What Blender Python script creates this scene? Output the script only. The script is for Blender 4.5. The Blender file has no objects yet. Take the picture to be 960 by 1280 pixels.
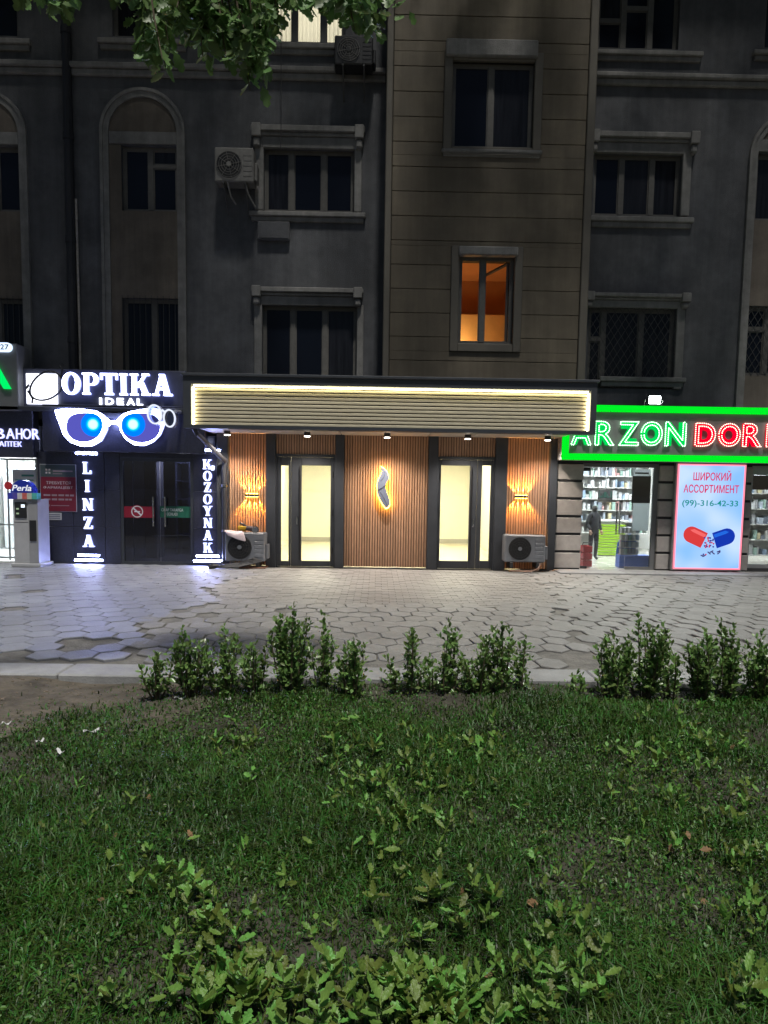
import bpy, bmesh, math, random
import numpy as np
from mathutils import Matrix, Vector, Euler
random.seed(7)
rng = np.random.default_rng(11)
rad = math.radians
scene = bpy.context.scene
COL = scene.collection

# ------------------------------------------------------------------ camera
FPX, PCX, PCY = 870.0, 480.0, 688.0            # focal length and principal point, in 960x1280 photo pixels
CAM_LOC = Vector((0.0, 0.0, 1.6))
PITCH, YAW, ROLL = rad(5.0), rad(-0.66), rad(0.9)
cam_d = bpy.data.cameras.new('camera')
cam = bpy.data.objects.new('camera', cam_d); COL.objects.link(cam)
cam_d.sensor_fit = 'VERTICAL'; cam_d.sensor_height = 36.0
cam_d.lens = 36.0 * FPX / 1280.0
cam_d.shift_y = (PCY - 640.0) / 1280.0
cam_d.clip_start = 0.05; cam_d.clip_end = 2000.0
CAM_R = Matrix.Rotation(YAW, 3, 'Z') @ Matrix.Rotation(rad(90) - PITCH, 3, 'X') @ Matrix.Rotation(ROLL, 3, 'Z')
cam.location = CAM_LOC; cam.rotation_euler = CAM_R.to_euler()
scene.camera = cam

# ------------------------------------------------------------------ sky, sun (distant street light glow), exposure
SUN_EL, SUN_AZ = rad(68), rad(14)              # behind the camera, a little to the right
world = bpy.data.worlds.new('World'); scene.world = world; world.use_nodes = True
wn = world.node_tree.nodes; wl = world.node_tree.links
sky = wn.new('ShaderNodeTexSky'); sky.sky_type = 'NISHITA'; sky.sun_disc = False
sky.sun_elevation = SUN_EL; sky.sun_rotation = math.pi - SUN_AZ
wl.new(sky.outputs[0], wn['Background'].inputs[0]); wn['Background'].inputs[1].default_value = 0.025
sun_d = bpy.data.lights.new('sun', 'SUN'); sun_d.energy = 3.0; sun_d.angle = rad(5); sun_d.color = (1.0, 0.97, 0.90)
sun = bpy.data.objects.new('sun', sun_d); COL.objects.link(sun)
sun_to = Vector((-math.sin(SUN_AZ) * math.cos(SUN_EL), math.cos(SUN_AZ) * math.cos(SUN_EL), -math.sin(SUN_EL)))
sun.rotation_euler = sun_to.to_track_quat('-Z', 'Y').to_euler(); sun.location = (6, -20, 12)
vs = scene.view_settings
vs.view_transform = 'Standard'; vs.look = 'None'; vs.exposure = 0.0; vs.gamma = 1.0; vs.use_curve_mapping = False
scene.render.engine = 'CYCLES'
cy = scene.cycles
cy.use_denoising = True; cy.denoiser = 'OPENIMAGEDENOISE'; cy.max_bounces = 6; cy.diffuse_bounces = 3; cy.glossy_bounces = 3
cy.transparent_max_bounces = 12; cy.sample_clamp_indirect = 4.0; cy.caustics_reflective = False; cy.caustics_refractive = False

# ------------------------------------------------------------------ photo pixel -> place on a known plane
def ray(px, py):
    return CAM_R @ Vector(((px - PCX) / FPX, -(py - PCY) / FPX, -1.0))
def onY(px, py, Y):
    d = ray(px, py); t = (Y - CAM_LOC.y) / d.y
    p = CAM_LOC + d * t
    return p.x, p.z
def onZ(px, py, Z=0.0):
    d = ray(px, py); t = (Z - CAM_LOC.z) / d.z
    p = CAM_LOC + d * t
    return p.x, p.y
def RC(x0, y0, x1, y1, Y):
    xm, ym = (x0 + x1) / 2, (y0 + y1) / 2
    return (onY(x0, ym, Y)[0], onY(x1, ym, Y)[0], onY(xm, y1, Y)[1], onY(xm, y0, Y)[1])   # X0 X1 Z0 Z1

# ------------------------------------------------------------------ materials
MATS = {}
def nt_new(name):
    m = bpy.data.materials.new(name); m.use_nodes = True
    nt = m.node_tree; nt.nodes.clear()
    return m, nt, nt.nodes.new('ShaderNodeOutputMaterial')
def M(name, col, rough=0.7, var=0.18, scale=4.0, bump=0.15, bscale=60.0, rnd=0.0, metal=0.0, spec=0.5, stain=0.0, stretch=(1, 1, 1), transl=0.0, hue=0.0, streak=0.0):
    if name in MATS: return MATS[name]
    m, nt, out = nt_new(name); N, L = nt.nodes, nt.links
    p = N.new('ShaderNodeBsdfPrincipled')
    p.inputs['Roughness'].default_value = rough; p.inputs['Metallic'].default_value = metal
    p.inputs['Specular IOR Level'].default_value = spec
    g = N.new('ShaderNodeNewGeometry'); mp = N.new('ShaderNodeMapping'); mp.inputs['Scale'].default_value = stretch
    L.new(g.outputs['Position'], mp.inputs[0])
    n1 = N.new('ShaderNodeTexNoise'); n1.inputs['Scale'].default_value = scale; n1.inputs['Detail'].default_value = 6; n1.inputs['Roughness'].default_value = 0.62
    L.new(mp.outputs[0], n1.inputs['Vector'])
    mr = N.new('ShaderNodeMapRange'); mr.inputs['From Min'].default_value = 0.3; mr.inputs['From Max'].default_value = 0.7
    mr.inputs['To Min'].default_value = 1 - var; mr.inputs['To Max'].default_value = 1 + var
    L.new(n1.outputs[0], mr.inputs[0]); val = mr.outputs[0]
    oi = N.new('ShaderNodeObjectInfo')
    ad = N.new('ShaderNodeMath'); ad.operation = 'ADD'; L.new(oi.outputs['Random'], ad.inputs[0]); L.new(g.outputs['Random Per Island'], ad.inputs[1])
    fr = N.new('ShaderNodeMath'); fr.operation = 'FRACT'; L.new(ad.outputs[0], fr.inputs[0])
    if rnd:
        m2 = N.new('ShaderNodeMapRange'); m2.inputs['To Min'].default_value = 1 - rnd; m2.inputs['To Max'].default_value = 1 + rnd
        L.new(fr.outputs[0], m2.inputs[0])
        mu = N.new('ShaderNodeMath'); mu.operation = 'MULTIPLY'; L.new(val, mu.inputs[0]); L.new(m2.outputs[0], mu.inputs[1]); val = mu.outputs[0]
    if stain:
        n3 = N.new('ShaderNodeTexNoise'); n3.inputs['Scale'].default_value = 0.55; n3.inputs['Detail'].default_value = 8; n3.inputs['Roughness'].default_value = 0.7
        L.new(g.outputs['Position'], n3.inputs['Vector'])
        m3 = N.new('ShaderNodeMapRange'); m3.inputs['From Min'].default_value = 0.42; m3.inputs['From Max'].default_value = 0.62
        m3.inputs['To Min'].default_value = 1 - stain; m3.inputs['To Max'].default_value = 1.0; L.new(n3.outputs[0], m3.inputs[0])
        mu = N.new('ShaderNodeMath'); mu.operation = 'MULTIPLY'; L.new(val, mu.inputs[0]); L.new(m3.outputs[0], mu.inputs[1]); val = mu.outputs[0]
    if streak:
        mp2 = N.new('ShaderNodeMapping'); mp2.inputs['Scale'].default_value = (5.0, 5.0, 0.28); L.new(g.outputs['Position'], mp2.inputs[0])
        n5 = N.new('ShaderNodeTexNoise'); n5.inputs['Scale'].default_value = 1.0; n5.inputs['Detail'].default_value = 9; n5.inputs['Roughness'].default_value = 0.7
        L.new(mp2.outputs[0], n5.inputs['Vector'])
        m5 = N.new('ShaderNodeMapRange'); m5.inputs['From Min'].default_value = 0.40; m5.inputs['From Max'].default_value = 0.62
        m5.inputs['To Min'].default_value = 1 - streak; m5.inputs['To Max'].default_value = 1 + streak*.5; L.new(n5.outputs[0], m5.inputs[0])
        mu = N.new('ShaderNodeMath'); mu.operation = 'MULTIPLY'; L.new(val, mu.inputs[0]); L.new(m5.outputs[0], mu.inputs[1]); val = mu.outputs[0]
    hs = N.new('ShaderNodeHueSaturation'); hs.inputs['Color'].default_value = (*col, 1); L.new(val, hs.inputs['Value'])
    if hue:
        m4 = N.new('ShaderNodeMapRange'); m4.inputs['To Min'].default_value = 0.5 - hue; m4.inputs['To Max'].default_value = 0.5 + hue
        L.new(fr.outputs[0], m4.inputs[0]); L.new(m4.outputs[0], hs.inputs['Hue'])
    L.new(hs.outputs[0], p.inputs['Base Color'])
    rr = N.new('ShaderNodeMapRange'); rr.inputs['To Min'].default_value = max(0.03, rough - 0.12); rr.inputs['To Max'].default_value = min(1, rough + 0.12)
    L.new(n1.outputs[0], rr.inputs[0]); L.new(rr.outputs[0], p.inputs['Roughness'])
    if bump:
        n2 = N.new('ShaderNodeTexNoise'); n2.inputs['Scale'].default_value = bscale; n2.inputs['Detail'].default_value = 5
        L.new(mp.outputs[0], n2.inputs['Vector'])
        b = N.new('ShaderNodeBump'); b.inputs['Strength'].default_value = bump; b.inputs['Distance'].default_value = 0.02
        L.new(n2.outputs[0], b.inputs['Height']); L.new(b.outputs[0], p.inputs['Normal'])
    if transl:
        t = N.new('ShaderNodeBsdfTranslucent'); L.new(hs.outputs[0], t.inputs['Color'])
        mx = N.new('ShaderNodeMixShader'); mx.inputs[0].default_value = transl
        L.new(p.outputs[0], mx.inputs[1]); L.new(t.outputs[0], mx.inputs[2]); L.new(mx.outputs[0], out.inputs[0])
    else: L.new(p.outputs[0], out.inputs[0])
    MATS[name] = m; return m
def E(name, col, strength):
    if name in MATS: return MATS[name]
    m, nt, out = nt_new(name)
    e = nt.nodes.new('ShaderNodeEmission'); e.inputs[0].default_value = (*col, 1); e.inputs[1].default_value = strength
    nt.links.new(e.outputs[0], out.inputs[0]); MATS[name] = m; return m
def GLASS(name, tint=(0.95, 0.97, 0.96), refl=0.08):
    if name in MATS: return MATS[name]
    m, nt, out = nt_new(name); N, L = nt.nodes, nt.links
    t = N.new('ShaderNodeBsdfTransparent'); t.inputs[0].default_value = (*tint, 1)
    g = N.new('ShaderNodeBsdfGlossy'); g.inputs['Roughness'].default_value = 0.02
    fz = N.new('ShaderNodeFresnel'); fz.inputs[0].default_value = 1.5
    ml = N.new('ShaderNodeMath'); ml.operation = 'MAXIMUM'; L.new(fz.outputs[0], ml.inputs[0]); ml.inputs[1].default_value = refl
    mx = N.new('ShaderNodeMixShader'); L.new(ml.outputs[0], mx.inputs[0]); L.new(t.outputs[0], mx.inputs[1]); L.new(g.outputs[0], mx.inputs[2])
    L.new(mx.outputs[0], out.inputs[0]); MATS[name] = m; return m

wall_grey = M('plaster_grey', (0.115, 0.118, 0.128), 0.88, 0.18, 2.2, 0.5, 70, stain=0.25, streak=0.14)
trim_grey = M('plaster_trim', (0.25, 0.245, 0.235), 0.85, 0.2, 5, 0.4, 70, stain=0.25, streak=0.15)
niche_mat = M('plaster_niche', (0.165, 0.14, 0.115), 0.88, 0.18, 3, 0.4, 70, stain=0.25, streak=0.15)
bay_mat = M('bay_cladding', (0.175, 0.145, 0.102), 0.75, 0.14, 2.0, 0.2, 70, rnd=0.06, stain=0.3, streak=0.15)
bay_back = M('bay_joint', (0.05, 0.047, 0.04), 0.9, 0.1)
bay_strip = M('bay_corner_trim', (0.135, 0.122, 0.10), 0.7, 0.12, 3, 0.1, 50)
dark_glass = M('dark_window_glass', (0.007, 0.009, 0.016), 0.12, 0.0, 2, 0.0, 3, spec=0.22)
dim_glass = M('curtained_window_glass', (0.018, 0.019, 0.024), 0.14, 0.5, 3.0, 0.0, 3, spec=0.2, stretch=(4, 1, .3))
win_frame = M('window_frame_old', (0.12, 0.115, 0.105), 0.6, 0.15, 12, 0.1, 60)
frame_dark = M('window_frame_dark', (0.10, 0.10, 0.10), 0.5, 0.1)
iron = M('wrought_iron', (0.06, 0.06, 0.06), 0.6, 0.2, 20, 0.1, 80)
pipe_dark = M('drain_pipe_dark', (0.018, 0.018, 0.022), 0.6, 0.25, 6, 0.1, 40)
pipe_pale = M('pipe_pale', (0.4, 0.37, 0.33), 0.5, 0.3, 14, 0.2, 40)
anthracite = M('anthracite_powder_coat', (0.045, 0.05, 0.06), 0.45, 0.12, 5, 0.06, 200)
slat_wood = M('slat_wood', (0.47, 0.28, 0.175), 0.55, 0.22, 10, 0.12, 60, rnd=0.14, stretch=(6, 6, 0.5))
slat_back = M('slat_backing', (0.10, 0.055, 0.036), 0.8, 0.1)
slat_pale = M('fascia_slat', (0.60, 0.54, 0.40), 0.5, 0.15, 10, 0.1, 60, rnd=0.08, stretch=(0.5, 6, 6))
slat_dark = M('fascia_backing', (0.045, 0.035, 0.022), 0.8, 0.1)
soffit_mat = M('soffit_panel', (0.55, 0.52, 0.48), 0.6, 0.08, 3, 0.05, 60)
granite = M('dark_granite', (0.045, 0.048, 0.075), 0.38, 0.35, 30, 0.05, 120, stain=0.3)
tile_mat = M('stone_tile', (0.38, 0.35, 0.33), 0.6, 0.12, 8, 0.12, 60, rnd=0.06)
joint_dark = M('tile_joint', (0.03, 0.03, 0.032), 0.8, 0.1)
alu = M('aluminium', (0.42, 0.43, 0.44), 0.35, 0.08, 10, 0.03, 80, metal=0.8)
steel = M('brushed_steel', (0.55, 0.55, 0.56), 0.25, 0.1, 10, 0.03, 80, metal=1.0)
glass = GLASS('clear_glass')
paver_mat = M('paver_concrete', (0.255, 0.248, 0.238), 0.65, 0.2, 7, 0.6, 45, rnd=0.09, stain=0.12)
paver_clean = M('paver_smooth', (0.235, 0.24, 0.26), 0.5, 0.18, 5, 0.35, 50, rnd=0.09, stain=0.2)
apron_mat = M('apron_block', (0.235, 0.228, 0.218), 0.6, 0.16, 4, 0.3, 60, rnd=0.08, stain=0.2)
bed_mat = M('paving_bed', (0.175, 0.167, 0.152), 0.95, 0.35, 6, 0.8, 35)
kerb_mat = M('kerb_concrete', (0.36, 0.36, 0.36), 0.65, 0.16, 5, 0.3, 60, rnd=0.06, stain=0.25)
soil_mat = M('soil', (0.062, 0.056, 0.042), 0.95, 0.4, 4, 0.9, 28)
white_wall = M('interior_white', (0.78, 0.78, 0.76), 0.6, 0.03, 3, 0.02, 40)
cream_wall = M('interior_cream', (0.82, 0.78, 0.62), 0.6, 0.03, 3, 0.02, 40)
cream_floor = M('interior_floor', (0.62, 0.56, 0.40), 0.35, 0.1, 3, 0.02, 40)
orange_wall = M('interior_orange', (0.42, 0.22, 0.12), 0.7, 0.1, 3, 0.05, 40)
ac_mat = M('ac_casing', (0.17, 0.18, 0.20), 0.5, 0.1, 8, 0.05, 60)
ac_old = M('ac_casing_old', (0.17, 0.165, 0.155), 0.6, 0.2, 8, 0.05, 60)
black_plastic = M('black_plastic', (0.018, 0.018, 0.02), 0.5, 0.1, 8, 0.05, 60)
dark_grille = M('fan_dark', (0.02, 0.02, 0.022), 0.6, 0.1)

# ------------------------------------------------------------------ mesh helpers
class MB:
    def __init__(s): s.v = []; s.f = []
    def add(s, vs_, fs_):
        o = len(s.v); s.v += [tuple(p) for p in vs_]; s.f += [tuple(i + o for i in f) for f in fs_]; return s
    def box(s, x0, x1, y0, y1, z0, z1):
        if x0 > x1: x0, x1 = x1, x0
        if y0 > y1: y0, y1 = y1, y0
        if z0 > z1: z0, z1 = z1, z0
        return s.add([(x0,y0,z0),(x1,y0,z0),(x1,y1,z0),(x0,y1,z0),(x0,y0,z1),(x1,y0,z1),(x1,y1,z1),(x0,y1,z1)],
                     [(0,3,2,1),(4,5,6,7),(0,1,5,4),(1,2,6,5),(2,3,7,6),(3,0,4,7)])
    def cbox(s, x0, x1, y0, y1, z0, z1, c=0.01):
        if x0 > x1: x0, x1 = x1, x0
        if y0 > y1: y0, y1 = y1, y0
        if z0 > z1: z0, z1 = z1, z0
        c = min(c, (x1-x0)*.45, (y1-y0)*.45, (z1-z0)*.45)
        bm = bmesh.new()
        X, Y, Z = (x0, x1), (y0, y1), (z0, z1)
        for i in (0, 1):
            for j in (0, 1):
                for k in (0, 1):
                    sx, sy, sz = c*(1-2*i), c*(1-2*j), c*(1-2*k)
                    bm.verts.new((X[i], Y[j]+sy, Z[k]+sz)); bm.verts.new((X[i]+sx, Y[j], Z[k]+sz)); bm.verts.new((X[i]+sx, Y[j]+sy, Z[k]))
        bmesh.ops.convex_hull(bm, input=bm.verts)
        bmesh.ops.dissolve_limit(bm, angle_limit=0.01, verts=bm.verts, edges=bm.edges)
        bm.verts.index_update()
        s.add([v.co[:] for v in bm.verts], [[v.index for v in f.verts] for f in bm.faces]); bm.free(); return s
    def prism(s, poly, y0, y1):
        """polygon in XZ (any winding), extruded from y0 (front) to y1"""
        a = sum(poly[i][0]*poly[(i+1) % len(poly)][1] - poly[(i+1) % len(poly)][0]*poly[i][1] for i in range(len(poly)))
        if a < 0: poly = poly[::-1]
        n = len(poly)
        v = [(x, y0, z) for x, z in poly] + [(x, y1, z) for x, z in poly]
        f = [tuple(range(n)), tuple(range(2*n-1, n-1, -1))] + [(i, i+n, (i+1) % n + n, (i+1) % n) for i in range(n)]
        return s.add(v, f)
    def zprism(s, poly, z0, z1, top=None):
        n = len(poly); top = top or poly
        v = [(x, y, z0) for x, y in poly] + [(x, y, z1) for x, y in top]
        f = [tuple(range(n-1, -1, -1)), tuple(range(n, 2*n))] + [(i, (i+1) % n, (i+1) % n + n, i+n) for i in range(n)]
        return s.add(v, f)
    def ringy(s, outer, inner, y0, y1):
        n = len(outer)
        v = [(x, y0, z) for x, z in outer] + [(x, y0, z) for x, z in inner] + [(x, y1, z) for x, z in outer] + [(x, y1, z) for x, z in inner]
        f = []
        for i in range(n):
            j = (i+1) % n
            f += [(i, j, n+j, n+i), (2*n+i, 3*n+i, 3*n+j, 2*n+j), (i, 2*n+i, 2*n+j, j), (n+i, n+j, 3*n+j, 3*n+i)]
        return s.add(v, f)
    def tube(s, pts, r, n=8, closed=False):
        pts = [Vector(p) for p in pts]; m = len(pts)
        rs = r if isinstance(r, (list, tuple)) else [r]*m
        vs_, fs_ = [], []; up = None
        for i, p in enumerate(pts):
            a = pts[(i-1) % m] if (closed or i > 0) else p
            b = pts[(i+1) % m] if (closed or i < m-1) else p
            t = (b - a)
            t = t.normalized() if t.length > 1e-9 else Vector((0, 0, 1))
            if up is None: up = Vector((0, 1, 0)) if abs(t.y) < 0.9 else Vector((1, 0, 0))
            u = (up - t*up.dot(t))
            u = u.normalized() if u.length > 1e-6 else t.orthogonal().normalized()
            up = u; w = t.cross(u)
            for k in range(n):
                an = 2*math.pi*k/n
                vs_.append(p + (u*math.cos(an) + w*math.sin(an))*rs[i])
        for i in range(m if closed else m-1):
            j = (i+1) % m
            for k in range(n):
                fs_.append((i*n+k, i*n+(k+1) % n, j*n+(k+1) % n, j*n+k))
        if not closed:
            fs_.append(tuple(range(n-1, -1, -1))); fs_.append(tuple(range((m-1)*n, m*n)))
        return s.add(vs_, fs_)
    def disc_y(s, cx, cz, r, y0, y1, n=28, rx=None):
        return s.prism([(cx + (rx or r)*math.cos(2*math.pi*i/n), cz + r*math.sin(2*math.pi*i/n)) for i in range(n)], y0, y1)
    def tf(s, mat):
        s.v = [tuple(mat @ Vector(p)) for p in s.v]; return s

def mesh_from(name, v, f, mat, smooth=False):
    me = bpy.data.meshes.new(name); me.from_pydata(v, [], f); me.update()
    if mat is not None: me.materials.append(mat)
    if smooth: me.polygons.foreach_set('use_smooth', [True]*len(me.polygons))
    return me
class Thing:
    def __init__(s, name, label, cat, loc=(0, 0, 0), group=None, rotz=0.0):
        s.o = bpy.data.objects.new(name, None); COL.objects.link(s.o); s.loc = Vector(loc)
        s.o.location = s.loc; s.o.rotation_euler = (0, 0, rotz); s.o.empty_display_size = 0.1
        s.o['label'] = label; s.o['category'] = cat
        if group: s.o['group'] = group
    def part(s, name, mb, mat, parent=None, smooth=False, label=None, local=False, side=None):
        L = (0, 0, 0) if local else s.loc
        v = [(p[0]-L[0], p[1]-L[1], p[2]-L[2]) for p in mb.v]
        o = bpy.data.objects.new(name, mesh_from(name, v, mb.f, mat, smooth)); COL.objects.link(o)
        o.parent = parent or s.o
        if label: o['label'] = label
        if side is not None:
            o.data.materials.append(side)
            for p in o.data.polygons:
                if abs(p.normal.y) < 0.5 or p.normal.y > 0.5: p.material_index = 1
        return o
    def share(s, name, mesh, parent=None, loc=(0, 0, 0), rot=(0, 0, 0), scale=(1, 1, 1)):
        o = bpy.data.objects.new(name, mesh); COL.objects.link(o); o.parent = parent or s.o
        o.location = loc; o.rotation_euler = rot; o.scale = scale
        return o
def single(name, mb, mat, label, cat, loc=(0, 0, 0), group=None, smooth=False, kind=None):
    L = Vector(loc)
    o = bpy.data.objects.new(name, mesh_from(name, [(p[0]-L[0], p[1]-L[1], p[2]-L[2]) for p in mb.v], mb.f, mat, smooth)); COL.objects.link(o)
    o.location = L; o['label'] = label; o['category'] = cat
    if group: o['group'] = group
    if kind: o['kind'] = kind
    return o
def struct(name, mb, mat, kind='structure', smooth=False, label=None):
    o = bpy.data.objects.new(name, mesh_from(name, mb.v, mb.f, mat, smooth)); COL.objects.link(o); o['kind'] = kind
    if label: o['label'] = label
    return o
def lamp(name, typ, loc, power, col, to=None, parent=None, **kw):
    d = bpy.data.lights.new(name, typ); d.energy = power; d.color = col
    for k, v in kw.items(): setattr(d, k, v)
    o = bpy.data.objects.new(name, d); COL.objects.link(o)
    L = Vector(loc)
    if to is not None: o.rotation_euler = (Vector(to) - L).to_track_quat('-Z', 'Y').to_euler()
    if parent is not None: L = L - parent.location; o.parent = parent
    o.location = L
    return o

# ------------------------------------------------------------------ lettering
def text_geo(body, size, extrude=0.01, offset=0.0, outline=False, shear=0.0):
    c = bpy.data.curves.new('t', 'FONT'); c.body = body; c.size = size; c.extrude = 0 if outline else extrude; c.offset = offset
    c.align_x = 'CENTER'; c.resolution_u = 4; c.shear = shear
    if outline: c.fill_mode = 'NONE'
    else: c.fill_mode = 'BOTH'
    o = bpy.data.objects.new('t', c); COL.objects.link(o)
    dg = bpy.context.evaluated_depsgraph_get()
    me = bpy.data.meshes.new_from_object(o.evaluated_get(dg))
    v = np.array([p.co[:] for p in me.vertices]) if len(me.vertices) else np.zeros((0, 3))
    f = [tuple(p.vertices) for p in me.polygons]; e = [tuple(x.vertices) for x in me.edges]
    bpy.data.objects.remove(o); bpy.data.curves.remove(c); bpy.data.meshes.remove(me)
    return v, f, e
def text_fit(body, X0, X1, Z0, Z1, y, extrude=0.004, offset=0.0, shear=0.0):
    """lettering facing the street (-Y), fitted to a box"""
    v, f, e = text_geo(body, 1.0, 0.5, offset, False, shear)
    mn, mx = v.min(0), v.max(0)
    mb = MB()
    out = []
    for p in v:
        out.append((X0 + (p[0]-mn[0])/(mx[0]-mn[0])*(X1-X0), y - (p[2]/0.5)*extrude, Z0 + (p[1]-mn[1])/(mx[1]-mn[1])*(Z1-Z0)))
    mb.add(out, f); return mb
return_glow = E('return_glow', (.36, .42, 1.0), 2.2)  # glow added to the sides for a soft halo on the boards
def serif(ch):
    """slab-serif glyph as convex polygons, unit height; returns (width, polygons)"""
    S, T, SV = 0.22, 0.085, 0.075
    def bx(x0, x1, z0, z1): return [(x0, z0), (x1, z0), (x1, z1), (x0, z1)]
    def stem(x, w=S, top=True, bot=True):
        r = [bx(x, x+w, 0, 1)]
        if bot: r.append(bx(x-SV, x+w+SV, 0, T))
        if top: r.append(bx(x-SV, x+w+SV, 1-T, 1))
        return r
    def para(x0, x1, w, z0=0, z1=1): return [(x0, z0), (x0+w, z0), (x1+w, z1), (x1, z1)]
    def ring(cx, cz, rx, rz, ix, iz, a0=0, a1=360, n=28):
        r = []
        for i in range(n):
            a, b = rad(a0+(a1-a0)*i/n), rad(a0+(a1-a0)*(i+1)/n)
            r.append([(cx+rx*math.cos(a), cz+rz*math.sin(a)), (cx+rx*math.cos(b), cz+rz*math.sin(b)), (cx+ix*math.cos(b), cz+iz*math.sin(b)), (cx+ix*math.cos(a), cz+iz*math.sin(a))])
        return r
    if ch == 'I': return 0.41, stem(0.08)
    if ch == 'L': return 0.72, stem(0.08) + [bx(0.08, 0.70, 0, 0.10), bx(0.60, 0.70, 0, 0.30)]
    if ch == 'T': return 0.80, [bx(0.275, 0.525, 0, 1), bx(0.19, 0.61, 0, T), bx(0, 0.80, 1-0.10, 1), bx(0, 0.09, 0.70, 1), bx(0.71, 0.80, 0.70, 1)]
    if ch == 'N': return 0.90, stem(0.10, 0.13, True, True) + stem(0.68, 0.13) + [para(0.58, 0.04, 0.26)]
    if ch == 'Z': return 0.74, [bx(0.02, 0.72, 0, 0.10), bx(0.02, 0.72, 0.90, 1), para(0.02, 0.44, 0.28), bx(0.02, 0.11, 0.72, 1), bx(0.63, 0.72, 0, 0.28)]
    if ch == 'A': return 0.94, [para(0.10, 0.37, 0.13), para(0.58, 0.31, 0.27), bx(0.24, 0.66, 0.27, 0.37), bx(0, 0.32, 0, T), bx(0.52, 0.94, 0, T)]
    if ch == 'K': return 0.95, stem(0.08) + [para(0.26, 0.66, 0.14, 0.36, 1), para(0.62, 0.36, 0.27, 0, 0.62), bx(0.54, 0.95, 0, T), bx(0.55, 0.90, 1-T, 1)]
    if ch == 'O': return 0.86, ring(0.43, 0.5, 0.43, 0.52, 0.20, 0.42)
    if ch == 'P': return 0.76, stem(0.08, S, True, True) + [bx(0.3, 0.46, 0.91, 1), bx(0.3, 0.46, 0.42, 0.51)] + ring(0.45, 0.71, 0.31, 0.29, 0.09, 0.20, -90, 90, 16)
    if ch == 'Y': return 0.92, [bx(0.335, 0.585, 0, 0.48), bx(0.24, 0.68, 0, T), para(0.335, 0.08, 0.27, 0.42, 1), para(0.44, 0.70, 0.13, 0.42, 1), bx(0, 0.42, 1-T, 1), bx(0.60, 0.92, 1-T, 1)]
    if ch == "'": return 0.2, [[(0.05, 0.70), (0.13, 0.70), (0.2, 1.0), (0.02, 1.0)]]
    return 0.5, []
def serif_letter(thing, ch, x, z, h, y0, y1, mat, parent=None, wscale=1.0):
    w, polys = serif(ch); mb = MB()
    for i, p in enumerate(polys):
        q = [(x + a*h*wscale, z + b*h) for a, b in p]
        mb.prism(q, y0 - 0.0004*i, y1)
    thing.part('letter', mb, mat, parent, side=return_glow)
    return w*h*wscale

YM, YB, YC = 14.8, 14.2, 12.9                   # main wall, bay and shop fronts, canopy fascia

# ================================================================== GROUND
big = MB(); big.add([(-400, -400, -0.35), (400, -400, -0.35), (400, 400, -0.35), (-400, 400, -0.35)], [(0, 1, 2, 3)])
struct('ground', big, soil_mat)
KY0, KY1 = 5.75, 6.12                            # kerb strip front and back
LZ = -0.035                                       # lawn level
def lawn_z(x, y):
    return LZ + 0.025*math.sin(1.3*x+0.5)*math.cos(1.1*y) + 0.015*math.sin(3.1*x+2*y) + 0.008*math.sin(7*x-5*y)
lw = MB(); nx, ny = 90, 60
xs = np.linspace(-7, 7, nx); ys = np.linspace(-2.0, KY0+0.06, ny)
lw.v = [(x, y, lawn_z(x, y) + random.uniform(-.006, .006)) for y in ys for x in xs]
lw.f = [(j*nx+i, j*nx+i+1, (j+1)*nx+i+1, (j+1)*nx+i) for j in range(ny-1) for i in range(nx-1)]
lawn_o = struct('lawn_soil', lw, soil_mat, smooth=True)
bs_ = MB(); nx, ny = 60, 26
ok = {}
for j in range(ny):
    for i in range(nx):
        x, y = -4.6 + 3.7*i/(nx-1), 3.9 + 1.88*j/(ny-1)
        ok[i, j] = len(bs_.v); bs_.v.append((x, y, lawn_z(x, y) + .007 + random.uniform(-.003, .003)))
for j in range(ny-1):
    for i in range(nx-1):
        x, y = -4.6 + 3.7*i/(nx-1), 3.9 + 1.88*j/(ny-1)
        if y > 4.05 + .75*max(0, x+2.6) + .16*math.sin(5*x) + .08*math.sin(13*x): bs_.f.append((ok[i, j], ok[i+1, j], ok[i+1, j+1], ok[i, j+1]))
struct('bare_soil', bs_, M('dry_soil', (.135, .115, .09), .95, .45, 6, 1.0, 26, stain=.4), smooth=True)

pv = MB(); nx, ny = 70, 40
xs = np.linspace(-14, 14, nx); ys = np.linspace(KY1-0.05, 14.15, ny)
pv.v = [(x, y, -0.022 + 0.005*math.sin(3*x+y)) for y in ys for x in xs]
pv.f = [(j*nx+i, j*nx+i+1, (j+1)*nx+i+1, (j+1)*nx+i) for j in range(ny-1) for i in range(nx-1)]
pavement = struct('pavement', pv, bed_mat, smooth=True)

# pavers: hexagons, three fields
def hexpoly(cx, cy_, rx, ry, sh=0.86, rot=0.0, jit=0.0):
    P = []
    for i in range(6):
        a = rad(60*i + 30)
        x, y = rx*math.cos(a)/0.866*sh, ry*math.sin(a)*sh
        x += random.uniform(-jit, jit); y += random.uniform(-jit, jit)
        P.append((cx + x*math.cos(rot) - y*math.sin(rot), cy_ + x*math.sin(rot) + y*math.cos(rot)))
    return P
pieces = []
def field(fn, rx, ry, rot, sh, jit, zj, tilt, miss, mat):
    dx, dy = 2*rx, 1.5*ry
    c, s_ = math.cos(rot), math.sin(rot)
    for j in range(-40, 40):
        for i in range(-40, 40):
            u, w = (i + 0.5*(j % 2))*dx, j*dy
            x, y = u*c - w*s_, u*s_ + w*c + 9.5
            if not (KY1+ry*0.8 < y < 14.1) or abs(x) > 0.56*y + 1.2 or not fn(x, y): continue
            if random.random() < miss(x, y): continue
            pieces.append((x, y, rx, ry, rot, sh, jit, random.uniform(-zj, zj), random.gauss(0, tilt), random.gauss(0, tilt), mat))
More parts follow.
